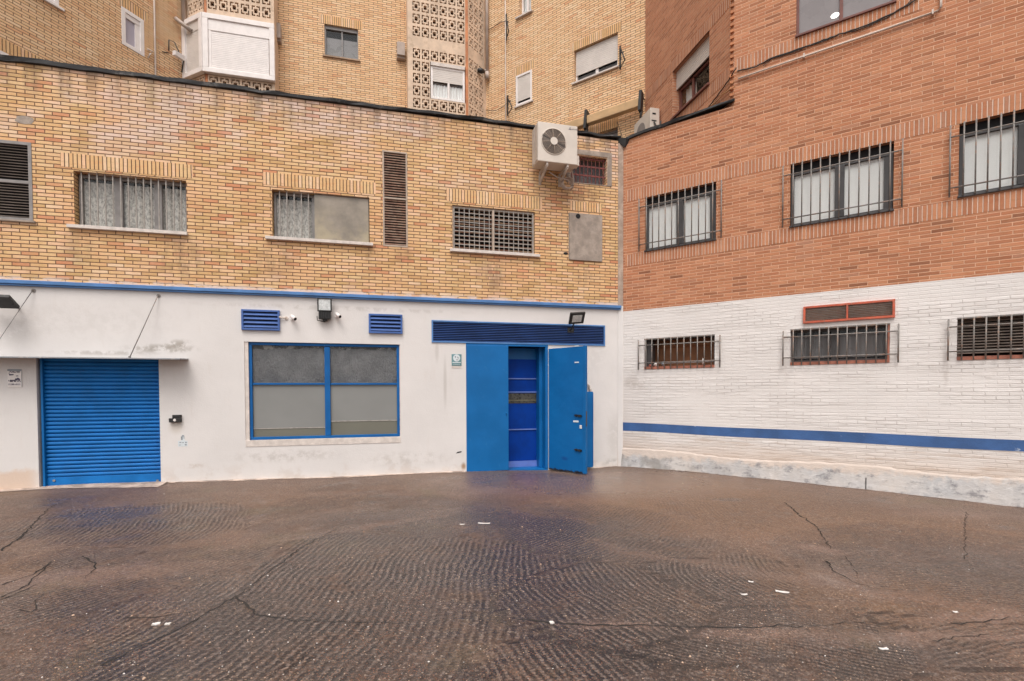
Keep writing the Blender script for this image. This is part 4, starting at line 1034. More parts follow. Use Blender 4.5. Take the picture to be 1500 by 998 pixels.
b.poly([(a+w_*x, lo+h_*z) for x, z in ((.5, .4), (.55, .48), (.64, .48), (.7, .52), (.8, .5), (.9, .4))][::-1], .012, .0145); b.box(a+w_*.6, a+w_*.76, lo+h_*.6, lo+h_*.64, .012, .014); b.build('pictogram', M['ink'], t)
pr(A, t, a, lo, w_, h_, fake_line(.06, .95, .28, .40, 9)+fake_line(.05, .92, .12, .16, 14)+[(.05, .2, .45, .215), (.55, .2, .9, .215), (.05, .1, .92, .11)], 'ink', 'small_print')
t, a, c, lo, hi = plate(A, (661.5, 519, 676, 536), 'small teal sign with a white disc left of the blue doors', mat='teal'); w_, h_ = c-a, hi-lo
b = MB(A); b.disc((a+w_*.5, lo+h_*.67), w_*.36, .012, .014, 24); b.build('disc', M['pale_print'], t)
b = MB(A); b.poly([(a+w_*x, lo+h_*z) for x, z in ((.3, .84), (.34, .68), (.42, .66), (.44, .84))][::-1], .014, .016); b.poly([(a+w_*x, lo+h_*z) for x, z in ((.55, .74), (.66, .62), (.72, .66), (.6, .8))][::-1], .014, .016); b.poly([(a+w_*x, lo+h_*z) for x, z in ((.44, .54), (.64, .54), (.64, .48), (.44, .48))][::-1], .014, .016); b.build('pictogram', M['ink_grey'], t)
pr(A, t, a, lo, w_, h_, [(.08, .24, .92, .31)]+fake_line(.15, .85, .08, .13, 8), 'pale_print', 'small_print')
q = A.rect(661.5, 536.6, 676, 539.5); b = MB(A); b.box(*q, 0, .006); b.build('caption_strip', M['stone_sill'], t)
# dark key box and faded sticker
a, c, lo, hi = A.rect(249, 608, 266.5, 618.5); t = thing('key_box', A.P((a+c)/2, lo, 0), 'small black box with a round lock right of the blue shutter', 'key box')
b = MB(A); b.box(a, c, lo, lo+(hi-lo)*.55, 0, .06); b.box(a+.05, c, hi-.05, hi, 0, .05); b.box(c-.03, c, lo, hi, 0, .055); b.box(a+.05, a+.07, lo, hi, 0, .05); b.build('case', M['dark_metal'], t, bevel=.004)
b = MB(A); b.disc(((a+c)/2, lo+.04), .022, .06, .068, 14); b.build('lock', M['paper'], t)
a, c, lo, hi = A.rect(260.5, 636, 275, 654); t = thing('faded_sticker', A.P((a+c)/2, lo, 0), 'faded pale sticker with a small arrow mark under the key box', 'sticker')
b = MB(A); b.box(a, c, lo, lo+(hi-lo)*.45, 0, .002); b.poly([(a+.05, lo+(hi-lo)*.45), (c-.04, lo+(hi-lo)*.45), (c-.07, hi), (a+.08, hi)][::-1], 0, .002); b.build('backing', M['pale_print'], t)
w_, h_ = c-a, hi-lo; pr(A, t, a, lo, w_, h_, [(.32, .52, .5, .8), (.42, .8, .62, .9), (.6, .62, .66, .86), (.15, .3, .35, .36), (.45, .28, .6, .34), (.75, .26, .9, .36), (.1, .1, .3, .14), (.7, .08, .9, .18)], 'ink_grey', 'print', .002, .003)
q = A.px(672, 663); b = MB(A); b.poly([(q[0]-.06, q[1]-.02), (q[0]+.05, q[1]), (q[0]+.06, q[1]+.025), (q[0]-.02, q[1]+.015)], 0, .003)
b.build('scuff_mark', M['black'], wing)

# ================================================================== the red brick building (walls B, C)
red = thing('red_brick_building', B.P(3.5, 0), 'red brick building with white painted ground floor, blue stripe and barred windows', 'building')
BE = 14.0; ZW = 3.37
def up(u, vt, vb, wdt=None, u1=None):
    a = B.px(u, vt)[0]; z1 = B.px(u, vt)[1]; z0 = B.px(u, vb)[1]; c = a+wdt if wdt else B.px(u1, 300)[0]; return (a, c, z0, z1)
WB1 = up(945, 291, 369, u1=1049); WB2 = up(1158, 240, 333.5, u1=1308.5); ZB0 = (WB1[2]+WB2[2])/2; ZB1 = (WB1[3]+WB2[3])/2
WB1 = (WB1[0], WB1[1], ZB0, ZB1); WB2 = (WB2[0], WB2[1], ZB0, ZB1); x = B.px(1404.5, 240)[0]; WB3 = (x, x+1.47, ZB0+.03, ZB1+.03)
WU = B.rect(1165.5, 53.5, 1311, 0); q = B.px(1166, 53.5); WU = (q[0], q[0]+1.42, q[1], q[1]+1.25)
WL1 = up(944, 496.8, 541, u1=1048.3); WL2 = up(1158, 483, 535, u1=1306.5); x = B.px(1402.5, 500)[0]; q3 = up(1402.5, 466, 527.5, 1.47); WL3 = q3
RV = B.rect(1177, 450, 1311, 465)
opsU = [(*WB1, .3), (*WB2, .3), (*WB3, .3)]
wall(B, .0, sQ, ZW, ZT+.02, opsU, 'brick_wall', M['red'], red)
wall(B, sQ, BE, ZW, 13.5, opsU+[(*WU, .3)], 'brick_wall', M['red'], red)
wall(B, .0, BE, -.5, ZW, [(*WL1, .5), (*WL2, .5), (*WL3, .5)], 'painted_wall', M['white_b'], red)
flashing(B, .12, sQ+.02, 7.085, 7.18, .07, red, seed=5)
# soldier bands
def band(fr, s0, s1, lo, hi, cuts=(), name='brick_band'):
    xs = [s0]+[q for c_ in cuts for q in c_]+[s1]
    for i in range(0, len(xs), 2):
        if xs[i+1]-xs[i] > .02: soldier_sz(fr, xs[i], xs[i+1], lo, hi, red, 'red_soldier', .004, name)
band(B, .1, WB3[0]-.28, ZB1, ZB1+.245); band(B, WB3[0]-.28, BE, ZB1+.03, ZB1+.275)
band(B, .1, BE, ZB0-.25, ZB0-.005)
band(B, sQ, WU[1]+.3, WU[2]-.27, WU[2]-.03)
# painted stripe
b = MB(B); n = 60
for i in range(n):
    s0_, s1_ = .02+(8-.02)*i/n, .02+(8-.02)*(i+1)/n
    f0 = lambda s: .782-.008*s+.006*sin(s*2.1); f1 = lambda s: .958-.008*s+.006*sin(s*1.7+1)
    b.face([(s0_, f0(s0_), .003), (s1_, f0(s1_), .003), (s1_, f1(s1_), .003), (s0_, f1(s0_), .003)])
b.build('painted_stripe', M['blue_stripe'], red)
# cement skirting with a lumpy top
b = MB(B); rnd = random.Random(8); n = 110; pv = None
for i in range(n+1):
    s_ = .0+9.0*i/n; h_ = .40+.03*sin(s_*1.9)+rnd.gauss(0, .006)-.05*min(1, s_/5); o_ = .012+rnd.gauss(0, .002)
    cur = [(s_, -.4, o_+.02), (s_, 0.0, o_+.015), (s_, h_-.03, o_), (s_, h_, .002)]
    if pv:
        for k in range(3): b.face([pv[k], cur[k], cur[k+1], pv[k+1]], smooth=True)
    pv = cur
b.build('skirting', M['skirt'], red)
q = B.px(1268.5, 706)
b = MB(B); b.box(q[0]-.006, q[0]+.006, -.02, .17, .012, .032); b.build('skirting_joint', M['gap_shade'], red)

def barred(fr, op, nb, posts, za, zb_, out, gm, parent_win, ext=.11, pz=None):
    a, c, lo, hi = op; b = MB(fr)
    for k in range(nb):
        x = a+.05+(c-a-.1)*k/(nb-1); b.tube([(x, lo+.01, out), (x, hi-.005, out)], .0115, 6)
    for z in (za, zb_): b.tube([(a-ext, z, out), (c+ext, z, out)], .0115, 6); 
    for x in (a-ext, c+ext):
        b.tube([(x, lo+.01, out), (x, hi-.02, out)], .013, 6)
        for z in (za, zb_): b.tube([(x, z, out), (x, z, 0)], .009, 6)
    return b.build('grille', gm, parent_win)
def upper_window(op, lab, cut=True):
    a, c, lo, hi = op; gap = .15
    b = MB(B); ring(b, a+.005, c-.005, lo+.02, hi-gap, .05, -.12, -.05); xm = (a+c)/2; b.box(xm-.07, xm+.07, lo+.06, hi-gap-.04, -.11, -.04)
    b.box(c-.13, c-.06, lo+.07, hi-gap-.05, -.11, -.06)
    w = b.build('window', M['alu_dark'], red, bevel=.003); w['label'] = lab
    pane(B, a+.06, xm-.06, lo+.07, hi-gap-.05, -.08, w); pane(B, xm+.06, c-.06, lo+.07, hi-gap-.05, -.08, w)
    curtain(B, a+.04, c-.13, lo+.03, hi-gap-.02, -.098, w, M['curtain'], .2, .003, 'blind')
    b = MB(B); b.box(a, c, hi-gap, hi-.002, -.28, -.10); b.build('shutter_box', M['black'], w)
    sill_sz(B, a-.01, c+.01, lo+.022, .03, .035, w, M['alu_dark'], back=-.17)
    barred(B, op, 11, True, hi-.2, lo+.15, .06, M['grille'], w)
    return w
upper_window(WB1, 'narrowest barred upper window, nearest the yellow wing')
upper_window(WB2, 'barred upper window in the middle of the red wall')
upper_window(WB3, 'barred upper window cut by the right edge of the picture')
def lower_window(op, lab, kind):
    a, c, lo, hi = op
    b = MB(B); b.box(a, c, lo-.005, lo+.05, -.3, .012); sl = None
    if kind == 'open':
        w = b.build('window', M['sill_red'], red, bevel=.004); w['label'] = lab
        b = MB(B); b.box(a, c, lo, hi, -.49, -.44); b.box(a, c, hi-.16, hi-.12, -.43, -.38); b.build('timber_lining', M['wood'], w)
        b = MB(B); b.box(a+.0, a+.13, lo+.05, hi, -.3, -.12); b.box(c-.02, c, lo, hi, -.3, -.01); b.box(a, c, hi-.03, hi, -.35, -.02); b.build('frame', M['alu_dark'], w)
        b = MB(B); b.tube([(a+.02, lo+.12, -.2), (c-.02, lo+.12, -.2)], .01); b.build('inner_rail', M['alu'], w)
    elif kind == 'glass':
        w = b.build('window', M['sill_red'], red, bevel=.004); w['label'] = lab
        b = MB(B); ring(b, a+.01, c-.03, lo+.05, hi-.02, .035, -.2, -.14); b.box((a+c)/2-.1, (a+c)/2-.04, lo+.08, hi-.05, -.19, -.15); b.box(a+.3, a+.32, lo+.08, hi-.05, -.18, -.15); b.build('frame', M['alu_dark'], w)
        pane(B, a+.03, c-.05, lo+.07, hi-.04, -.17, w)
        curtain(B, a+.03, c-.05, lo+.12, hi-.1, -.3, w, M['grey_infill'], .3, .03, 'blind')
        b = MB(B); b.box(c-.03, c-.003, lo+.05, hi, -.2, -.005); b.build('jamb', M['sill_red'], w)
    else:
        w = b.build('window', M['sill_red'], red, bevel=.004); w['label'] = lab
        b = MB(B); ns = 12; c2 = a+.85
        for k in range(ns):
            z = lo+.09+(hi-lo-.12)*(k+.5)/ns; b.tbox(((a+c2)/2, z, -.13), ((c2-a)/2-.01, 0, 0), (0, -.012, .022), (0, .003, .002))
        b.box(a+.01, a+.05, lo+.05, hi, -.18, -.15); b.build('louvre', M['louvre_grey'], w)
        b = MB(B); b.box(c2, c2+.1, lo+.05, hi, -.2, -.1); b.build('frame', M['beige_frame'], w)
        pane(B, c2+.1, c, lo+.05, hi, -.2, w, M['film'])
    b = MB(B); b.box(a-.002, c+.002, hi-.018, hi+.004, -.05, .006); b.build('lintel_strip', M['grille'], w)
    barred(B, (a, c, lo-.02, hi), 11, True, hi-.14, lo+.13, .06, M['grille'], w)
    return w
lower_window(WL1, 'open barred basement window with litter on its sill', 'open')
lower_window(WL2, 'glazed barred low window under the red vent', 'glass')
lower_window(WL3, 'barred low window with grey louvres at the right edge', 'louvre')
# litter on the sill of the open low window
for i, (u, v, mt, sz, lb) in enumerate(((952, 536, 'red_bit', (.03, .05), 'crumpled red wrapper at the left end of the barred low window sill'), (960, 535, 'paper', (.045, .08), 'torn pink and white carton on the barred low window sill'),
        (971, 535, 'ink_grey', (.04, .10), 'crumpled grey plastic scrap on the barred low window sill, between carton and twisted strip'), (1029.5, 530, 'paper', (.02, .14), 'white twisted paper strip hanging on the low window bars'))):
    s_, z_ = B.px(u, 539.5, -.05); b = MB(B); zz = WL1[2]+.05; w2, h2 = sz; rr = random.Random(i)
    pts = []
    for k in range(9):
        an = k*2*pi/9; pts.append((s_+w2*cos(an)*rr.uniform(.6, 1.2), zz+h2*.55+h2*.55*sin(an)*rr.uniform(.7, 1.1)))
    cpt = (s_, zz+h2*.5)
    for k in range(9):
        p_, q_ = pts[k], pts[(k+1) % 9]; b.face([(cpt[0], cpt[1], -.03+rr.uniform(0, .02)), (p_[0], p_[1], -.06), (q_[0], q_[1], -.06)]); b.face([(p_[0], p_[1], -.06), (cpt[0], cpt[1], -.09), (q_[0], q_[1], -.06)])
    tag(b.build('litter_scrap', M[mt]), lb, 'litter', 'litter on the low window sill')
# red vent
a, c, lo, hi = RV; lo = B.px(1177, 474.5)[1]; hi = B.px(1177, 450)[1]
v = louvre(B, a, c, lo, hi, 8, .035, .045, red, M['red_vent'], M['louvre_brown'], depth=.04, tilt=.35,  posts=((a+c)/2,), label='red double louvred vent above the middle low window', th=.006)
# top window of B
a, c, lo, hi = WU
b = MB(B); ring(b, a+.0, c, lo, hi, .04, -.12, -.03); xm = B.px(1232, 20)[0]; b.box(xm-.025, xm+.025, lo+.04, hi-.04, -.11, -.04)
w = b.build('window', M['sill_dark'], red, bevel=.003); w['label'] = 'top window with grey panes and a dark red frame'
pane(B, a+.035, xm-.02, lo+.035, hi-.03, -.07, w, M['grey_infill']); pane(B, xm+.02, c-.035, lo+.035, hi-.03, -.07, w, M['grey_infill'])  # plain grey pane colour takes the place of the reflected sky
sill_sz(B, a-.01, c+.01, lo+.005, .035, .04, w, M['sill_dark'], back=-.02)
s_, z_ = B.px(1223, 22, -.05)
def emit(name, c_, s):
    m = NT(name); m.b.inputs['Emission Color'].default_value = (*c_, 1); m.b.inputs['Emission Strength'].default_value = s; return m.fin(c_, .5)
M['lit'] = emit('lit_ceiling_lamp', (1, .97, .92), 1.2)
b = MB(B); b.disc((s_, z_), .062, -.069, -.064, 20, 0, .72); lampo = b.build('lit_lamp', M['lit'], w)

# recess wall C
WC = (C.px(985, 140)[0], C.px(1039, 90)[0], C.px(985, 171.7)[1], C.px(985, 108)[1]); WC = (WC[0], WC[1], (WC[2]+C.px(1039, 126)[1])/2, (WC[3]+C.px(1039, 42)[1])/2)
wall(C, sR, 0, 6.5, 14.5, [(*WC, .45)], 'recess_wall', M['red_c'], red)
band(C, sR, 0, WC[3]+.0, WC[3]+.24); band(C, sR, 0, WC[2]-.30, WC[2]-.05)
a, c, lo, hi = WC
zsh = (C.px(985, 129)[1]+C.px(1039, 76)[1])/2
b = MB(C); z = zsh
while z < hi:
    b.box(a, c, z, min(z+.046, hi), -.13, -.10); z += .052
w = b.build('window', M['roller'], red); w['label'] = 'deep window with half-lowered cream roller shutter'
b = MB(C); xm = (a+c)/2-.15; ring(b, a+.01, c-.01, lo, zsh, .05, -.22, -.17); b.box(xm-.03, xm+.03, lo+.05, zsh, -.22, -.17); b.build('frame', M['sill_dark'], w)
pane(C, a+.05, c-.05, lo+.05, zsh, -.2, w)
curtain(C, a+.1, xm-.05, lo+.05, zsh-.02, -.32, w, M['curtain'], .12, .02)
sill_sz(C, a-.02, c+.02, lo+.01, .045, .05, w, M['sill_dark'], back=-.2)
# toothed brick corner between C and the upper part of B
b = MB(B); z = 7.2; k = 0
while z < 13.4:
    if k % 2: b.box(sQ-.075, sQ+.0, z, z+.05, -.05, .0)
    z += .0597; k += 1
b.build('toothed_corner', M['terracotta'], red)

# pipe and cables on B and C
def path_px(fr, pts, off): return [(*fr.px(u, v, off), off) for u, v in pts]
b = MB(B); P_ = path_px(B, [(1081, 115.5), (1180, 82), (1290, 45), (1374, 16.5), (1378.5, 10), (1378.5, -12)], .035); b.tube(P_, .017, 8)
for u, v in ((1178, 82.5), (1366, 19)): s_, z_ = B.px(u, v, .02); b.box(s_-.012, s_+.012, z_-.035, z_+.035, 0, .06)
tag(b.build('conduit_pipe', M['pipe']), 'thin cream conduit running up across the red brick wall under the top window', 'pipe')
def cable(fr, pts, r, mat, label, off=.02, sag=0):
    b = MB(fr); P_ = []
    q = path_px(fr, pts, off); rn_ = random.Random(len(pts)+int(pts[0][0]))
    for i in range(len(q)-1):
        for k in range(6):
            t_ = k/6; P_.append(tuple(q[i][j]*(1-t_)+q[i+1][j]*t_ for j in range(3)))
    P_.append(q[-1]); P_ = [(p[0], p[1]+rn_.gauss(0, .004), max(.008, p[2]+rn_.gauss(0, .003))) for p in P_]
    b.tube(P_, r, 5); return tag(b.build('cable', mat), label, 'cable')
cable(B, [(1080, 104), (1105, 99), (1128, 86), (1190, 65), (1222, 53), (1270, 37), (1310, 18), (1345, -2)], .012, M['cable'], 'thick black cable draped under the top window of the red wall')
cable(B, [(1118, 96), (1130, 86), (1160, 77), (1215, 57), (1230, 50), (1262, 43), (1300, 25), (1330, 6), (1338, -4)], .007, M['cable'], 'thin second black cable looping below the thick one on the red wall')
cable(C, [(1001, 200), (1026, 172), (1050, 141), (1064, 122), (1078, 100)], .012, M['cable'], 'upper black cable on the recessed red wall below its window', .03)
cable(C, [(1010, 187), (1030, 166), (1050, 148), (1076, 119)], .009, M['cable_tan'], 'upper tan cable on the recessed red wall', .03)
cable(C, [(1014, 188), (1036, 165), (1058, 139), (1077, 127)], .009, M['cable_tan'], 'lower tan cable on the recessed red wall', .05)

# ================================================================== the yellow apartment block (walls BP, AP, L)
blk = thing('apartment_block', AP.P(-3, 0), 'tall yellow brick apartment block with pierced concrete bays behind the low wing', 'building')
ZH = 16.0; Z6 = 6.5
W5 = (BP.px(841, 100)[0], BP.px(905, 70)[0], (BP.px(841, 123)[1]+BP.px(905, 97.5)[1])/2, (BP.px(841, 75)[1]+BP.px(905, 47)[1])/2)
W6 = (BP.px(756, 130)[0], BP.px(779.5, 130)[0], (BP.px(756, 156)[1]+BP.px(779.5, 149)[1])/2, (BP.px(756, 112)[1]+BP.px(779.5, 102.5)[1])/2)
q = BP.px(761, 26); W7 = (q[0], BP.px(778, 15)[0], q[1], q[1]+1.0)
q = BP.px(905, 186); W8 = (q[0]-1.35, q[0], q[1]-1.2, q[1])
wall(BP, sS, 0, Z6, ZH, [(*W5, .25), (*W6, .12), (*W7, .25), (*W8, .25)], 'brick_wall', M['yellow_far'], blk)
def shutter_slats(b, a, c, lo, hi, n, p=.05):
    z = lo
    while z < hi-.005: b.box(a, c, z, min(z+p*.9, hi), n-.02, n); z += p
a, c, lo, hi = W5; zs_ = (BP.px(841, 111)[1]+BP.px(905, 84)[1])/2
b = MB(BP); ring(b, a+.01, c-.01, lo, hi-.01, .045, -.15, -.09); xm = (a+c)/2; b.box(xm-.04, xm+.04, lo+.04, zs_, -.14, -.1)
w = b.build('window', M['white_pvc'], blk); w['label'] = 'wide window with shutter three-quarters down'
b = MB(BP); shutter_slats(b, a+.03, c-.03, zs_, hi-.02, -.07); b.build('roller_shutter', M['roller'], w)
pane(BP, a+.05, c-.05, lo+.04, zs_, -.12, w); pane(BP, a+.02, c-.02, lo+.02, zs_+.02, -.2, w, M['grey_infill'], 'curtain')
sill_sz(BP, a-.06, c+.04, lo+.01, .045, .06, w, M['stone_sill']); soldier_sz(BP, a-.12, c+.1, hi, hi+.24, blk)
a, c, lo, hi = W6
b = MB(BP); ring(b, a, c, lo, hi, .06, -.05, .02); w = b.build('window', M['white_pvc'], blk, bevel=.003); w['label'] = 'small white window with closed shutter'
b = MB(BP); shutter_slats(b, a+.05, c-.05, lo+.14, hi-.05, .0); b.build('roller_shutter', M['roller'], w); pane(BP, a+.05, c-.05, lo+.06, lo+.14, -.03, w, M['black'])
sill_sz(BP, a-.04, c+.04, lo+.0, .04, .05, w, M['stone_sill'], back=-.02); soldier_sz(BP, a-.1, c+.1, hi+.02, hi+.26, blk)
a, c, lo, hi = W7
b = MB(BP); ring(b, a, c, lo, hi, .05, -.2, -.13); b.box((a+c)/2-.03, (a+c)/2+.03, lo+.05, hi-.05, -.19, -.14); w = b.build('window', M['white_pvc'], blk); w['label'] = 'small two-light window cut by the top edge'
pane(BP, a+.04, c-.04, lo+.04, hi-.04, -.16, w); curtain(BP, a+.02, c-.02, lo+.02, hi-.04, -.21, w, M['curtain'], .08, .015)
sill_sz(BP, a-.12, c+.06, lo+.005, .04, .07, w, M['stone_sill'])
a, c, lo, hi = W8
b = MB(BP); ring(b, a, c, lo, hi, .05, -.2, -.12); w = b.build('window', M['alu'], blk); w['label'] = 'window mostly hidden behind the parapet, under the awning'; pane(BP, a+.04, c-.04, lo+.04, hi-.04, -.16, w, M['grey_infill']); soldier_sz(BP, a-.12, c+.02, hi, hi+.3, blk)

# rolled awning with two arms
s0_, z0_ = BP.px(838, 181, .3); s1_, z1_ = BP.px(937, 149, .3)
t = thing('rolled_awning', BP.P((s0_+s1_)/2, z0_, .1), 'ochre awning rolled along the yellow wall above the low roof', 'awning')
zc_ = (z0_+z1_)/2
b = MB(BP); b.box(s0_-.4, s1_, zc_-.12, zc_+.10, .12, .30); b.build('fabric_roll', M['awning'], t, bevel=.02)
for u in (858, 938):
    s_ = BP.px(u, 160, .3)[0]; b = MB(BP); b.tbox((s_, zc_-.02, .27), (.035, 0, 0), (0, .26, -.04), (0, .02, .08)); b.tube([(s_, zc_-.1, .2), (s_+.03, zc_-.45, .36)], .03, 6); b.tube([(s_, zc_+.14, .02), (s_, zc_+.18, .2)], .015, 5); b.build('folding_arm', M['dark_metal'], t)
# clothesline brackets
for (u, v, u2, v2, lb) in ((908, 69, 915, 88, 'black iron bracket right of the wide shuttered window'), (743, 142, 750, 158, 'black iron bracket left of the small white window'), (741, 22, 745, 46, 'black iron bracket high beside the thin cream pipe')):
    p1 = (*BP.px(u, v, .03), .03); p2 = (*BP.px(u2, v2, .28), .28); pm = ((p1[0]+p2[0])/2, (p1[1]+p2[1])/2+.02, .16)
    b = MB(BP); b.box(p1[0]-.02, p1[0]+.02, p2[1], p1[1]+.04, 0, .02); b.tube([p1, pm, p2], .017, 5); b.tube([(p1[0], p2[1], .02), p2], .014, 5); b.tube([(pm[0]-.05, pm[1], .16), (pm[0]+.05, pm[1], .16)], .015, 5)
    tag(b.build('clothesline_bracket', M['dark_metal']), lb, 'bracket', 'iron clothesline brackets on the yellow block')
# pipes on BP
s_ = BP.px(740.5, 80, .03)[0]; b = MB(BP); b.tube([(s_, Z6, .03), (s_, ZH, .03)], .018, 8); tag(b.build('drain_pipe', M['pipe']), 'thin cream upright pipe left of the small white shuttered window', 'pipe', 'upright pipes on the yellow block')
s_ = BP.px(713.5, 60, .1)[0]; zb_ = BP.px(713, 113, .1)[1]
b = MB(BP); b.tube([(s_, zb_, .1), (s_, ZH, .1)], .05, 10); b.tube([(s_, zb_-.08, .1), (s_, zb_+.14, .1)], .065, 10); b.tube([(s_-.12, zb_+.2, .1), (s_, zb_+.2, .1)], .05, 8)
tag(b.build('drain_pipe', M['pipe_grey']), 'thick grey-beige downpipe with a socketed end beside the right concrete bay', 'pipe', 'upright pipes on the yellow block')
cable(BP, [(712, 45), (722, 40), (733, 33), (741, 31)], .01, M['cable'], 'short dark cable between the downpipe and the thin cream pipe, upper', .04)
cable(BP, [(712, 162), (726, 162), (738, 156), (742, 152)], .008, M['cable'], 'short dark cable from the right bay to the lower iron bracket', .04)

# wall AP and bays
FB = .55
W9 = AP.rect(475, 35.5, 525, 88.5); W9 = (W9[0], W9[1], (AP.px(475, 82)[1]+W9[2])/2, (W9[3]+AP.px(525, 42.5)[1])/2)
bay1 = (AP.px(300, 60, FB)[0], AP.px(402, 60, FB)[0]); bay2 = (AP.px(597, 60, FB)[0], AP.px(685.5, 60, FB)[0])
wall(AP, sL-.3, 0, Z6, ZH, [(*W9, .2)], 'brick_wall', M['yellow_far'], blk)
a, c, lo, hi = W9
b = MB(AP); b.box(a, c, hi-.10, hi, -.17, -.05); b.box(a, a+.04, lo, hi-.1, -.17, -.06); b.box(c-.03, c, lo, hi-.1, -.17, -.06); b.box(a+.04, c-.03, lo, lo+.03, -.17, -.06); xm = AP.px(501, 60)[0]; b.box(xm-.02, xm+.02, lo+.03, hi-.1, -.15, -.07)
w = b.build('window', M['alu'], blk, bevel=.003); w['label'] = 'two-light window between the two concrete bays'
pane(AP, a+.04, c-.03, lo+.03, hi-.1, -.1, w, M['glass']); pane(AP, a+.04, c-.03, lo+.03, hi-.30, -.13, w, M['grey_infill'], 'blind')
sill_sz(AP, a-.05, c+.05, lo+.005, .045, .05, w, M['moss']); soldier_sz(AP, a-.14, c+.12, hi, hi+.25, blk)
# pierced blocks
SLOT = set()
for i in range(9):
    for j in range(9):
        def m_(q): return q if q <= 4 else 8-q
        x, y = m_(i), m_(j)
        if (x == 1 and 1 <= y <= 3) or (y == 1 and 1 <= x <= 3) or (x >= 3 and y >= 3): SLOT.add((i, j))
def screen(fr, s0, s1, z0, z1, ncol, bs, holes, parent, n=0.0, th=.09, ztop=None, bands=(), name='pierced_screen'):
    """cream pierced block screen; bands = solid strips (z0,z1), holes = windows (a,c,lo,hi)"""
    b = MB(fr); wcol = (s1-s0)/ncol
    rows = []; z = z0
    while z < z1-.02:
        hit = next((q for q in bands if q[0]-.02 <= z < q[1]-.02), None)
        if hit: rows.append((z, hit[1], False)); z = hit[1]
        else:
            nx_ = min([q[0] for q in bands if q[0] > z+.02]+[z1]); zz = min(z+bs, nx_); rows.append((z, zz, zz-z > bs*.6)); z = zz
    for (za, zb__, pierced) in rows:
        if not pierced:
            b.face([(s0, za, n), (s1, za, n), (s1, zb__, n), (s0, zb__, n)]); continue
        for k in range(ncol):
            xa = s0+k*wcol; cxm, czm = xa+wcol/2, (za+zb__)/2
            if any(h[0] < cxm < h[1] and h[2] < czm < h[3] for h in holes): continue
            dx, dz = wcol/9, (zb__-za)/9
            for j in range(9):
                i = 0
                while i < 9:
                    if (i, j) in SLOT:
                        x0, x1, y0, y1 = xa+i*dx, xa+(i+1)*dx, za+j*dz, za+(j+1)*dz
                        if (i-1, j) not in SLOT: b.face([(x0, y0, n-th), (x0, y0, n), (x0, y1, n), (x0, y1, n-th)])
                        if (i+1, j) not in SLOT: b.face([(x1, y0, n), (x1, y0, n-th), (x1, y1, n-th), (x1, y1, n)])
                        if (i, j-1) not in SLOT: b.face([(x0, y0, n), (x0, y0, n-th), (x1, y0, n-th), (x1, y0, n)])
                        if (i, j+1) not in SLOT: b.face([(x0, y1, n-th), (x0, y1, n), (x1, y1, n), (x1, y1, n-th)])
                        i += 1; continue
                    k2 = i
                    while k2 < 9 and (k2, j) not in SLOT: k2 += 1
                    b.face([(xa+i*dx, za+j*dz, n), (xa+k2*dx, za+j*dz, n), (xa+k2*dx, za+(j+1)*dz, n), (xa+i*dx, za+(j+1)*dz, n)]); i = k2
    b.box(s0, s1, z0, z1, n-th-.05, n-th-.04, 1)
    return b.build(name, [M['lattice'], M['brown_back']], parent)
# bay 2 (right)
s0_, s1_ = bay2
zt2 = AP.px(640, 65, FB)[1]; zbw = AP.px(640, 78, FB)[1]
bs = .31
w0 = AP.rect(624, 90, 684, 150, FB); 
zwin1 = (AP.px(624, 89, FB)[1]+AP.px(683, 99, FB)[1])/2; zwin0 = (AP.px(626, 144, FB)[1]+AP.px(680, 151, FB)[1])/2
zb0 = zwin1+bs*1.12; bnd = (zb0, zb0+.30)
cw = (s1_-s0_-.20)/6; ps0 = s0_+.12; ps1 = s1_-.08
nrow = round((zwin1-zwin0)/bs); bsv = (zwin1-zwin0)/nrow
zstart = zwin0-bsv*4
hole = (ps0+2*(ps1-ps0)/6, ps1+.01, zwin0, zwin1)
screen(AP, ps0, ps1, zstart, ZH, 6, bsv, [hole], blk, FB, bands=[(zwin1+bsv, zwin1+bsv+.28), (zwin1+bsv+.28+bsv*9, zwin1+bsv*10+.56)])
b = MB(AP); b.box(s0_, ps0, Z6, ZH, 0, FB, skip=''); b.box(ps1, s1_, Z6, ZH, FB-.12, FB+.01, 1); b.build('bay_pier', [M['lattice'], M['terracotta']], blk)
a, c, lo, hi = hole; a += .02; c -= .03
b = MB(AP); ring(b, a, c, lo+.02, hi-.10, .06, FB-.1, FB-.02); xm = (a+c)/2+.02; zsh_ = lo+(hi-lo)*.50; b.box(xm-.03, xm+.03, lo+.08, zsh_, FB-.09, FB-.03)
w = b.build('window', M['white_pvc'], blk, bevel=.003); w['label'] = 'white window with half-lowered shutter set in the right pierced bay'
b = MB(AP); shutter_slats(b, a+.05, c-.05, zsh_, hi-.16, FB-.03); b.build('roller_shutter', M['roller'], w)
b = MB(AP); b.box(a, c, hi-.10, hi, FB-.1, FB+.015); b.build('shutter_box', M['stone_sill'], w)
pane(AP, a+.05, c-.05, lo+.08, zsh_, FB-.07, w); curtain(AP, a+.03, c-.03, lo+.04, zsh_-.06, FB-.1, w, M['curtain'], .09, .012)
q = ps0+4.5*(ps1-ps0)/6
F2 = AP.P(s1_, 0, FB); end2 = BP.P(sS, 0, .0); dd = end2-F2
SD2 = Wall((F2.x, F2.y, 0), math.degrees(math.atan2(dd.x, dd.y))); ln = dd.length
bands2 = [(zwin1+bsv, zwin1+bsv+.28), (zwin1+bsv+.28+bsv*9, zwin1+bsv*10+.56)]
screen(SD2, .03, ln-.12, zstart, ZH, 3, bsv, [], blk, 0, bands=bands2)
b = MB(SD2); b.box(0, .028, Z6, ZH, -.1, .004); b.box(ln-.118, ln+.04, Z6, ZH, -.1, .004); b.build('bay_pier', M['lattice'], blk)
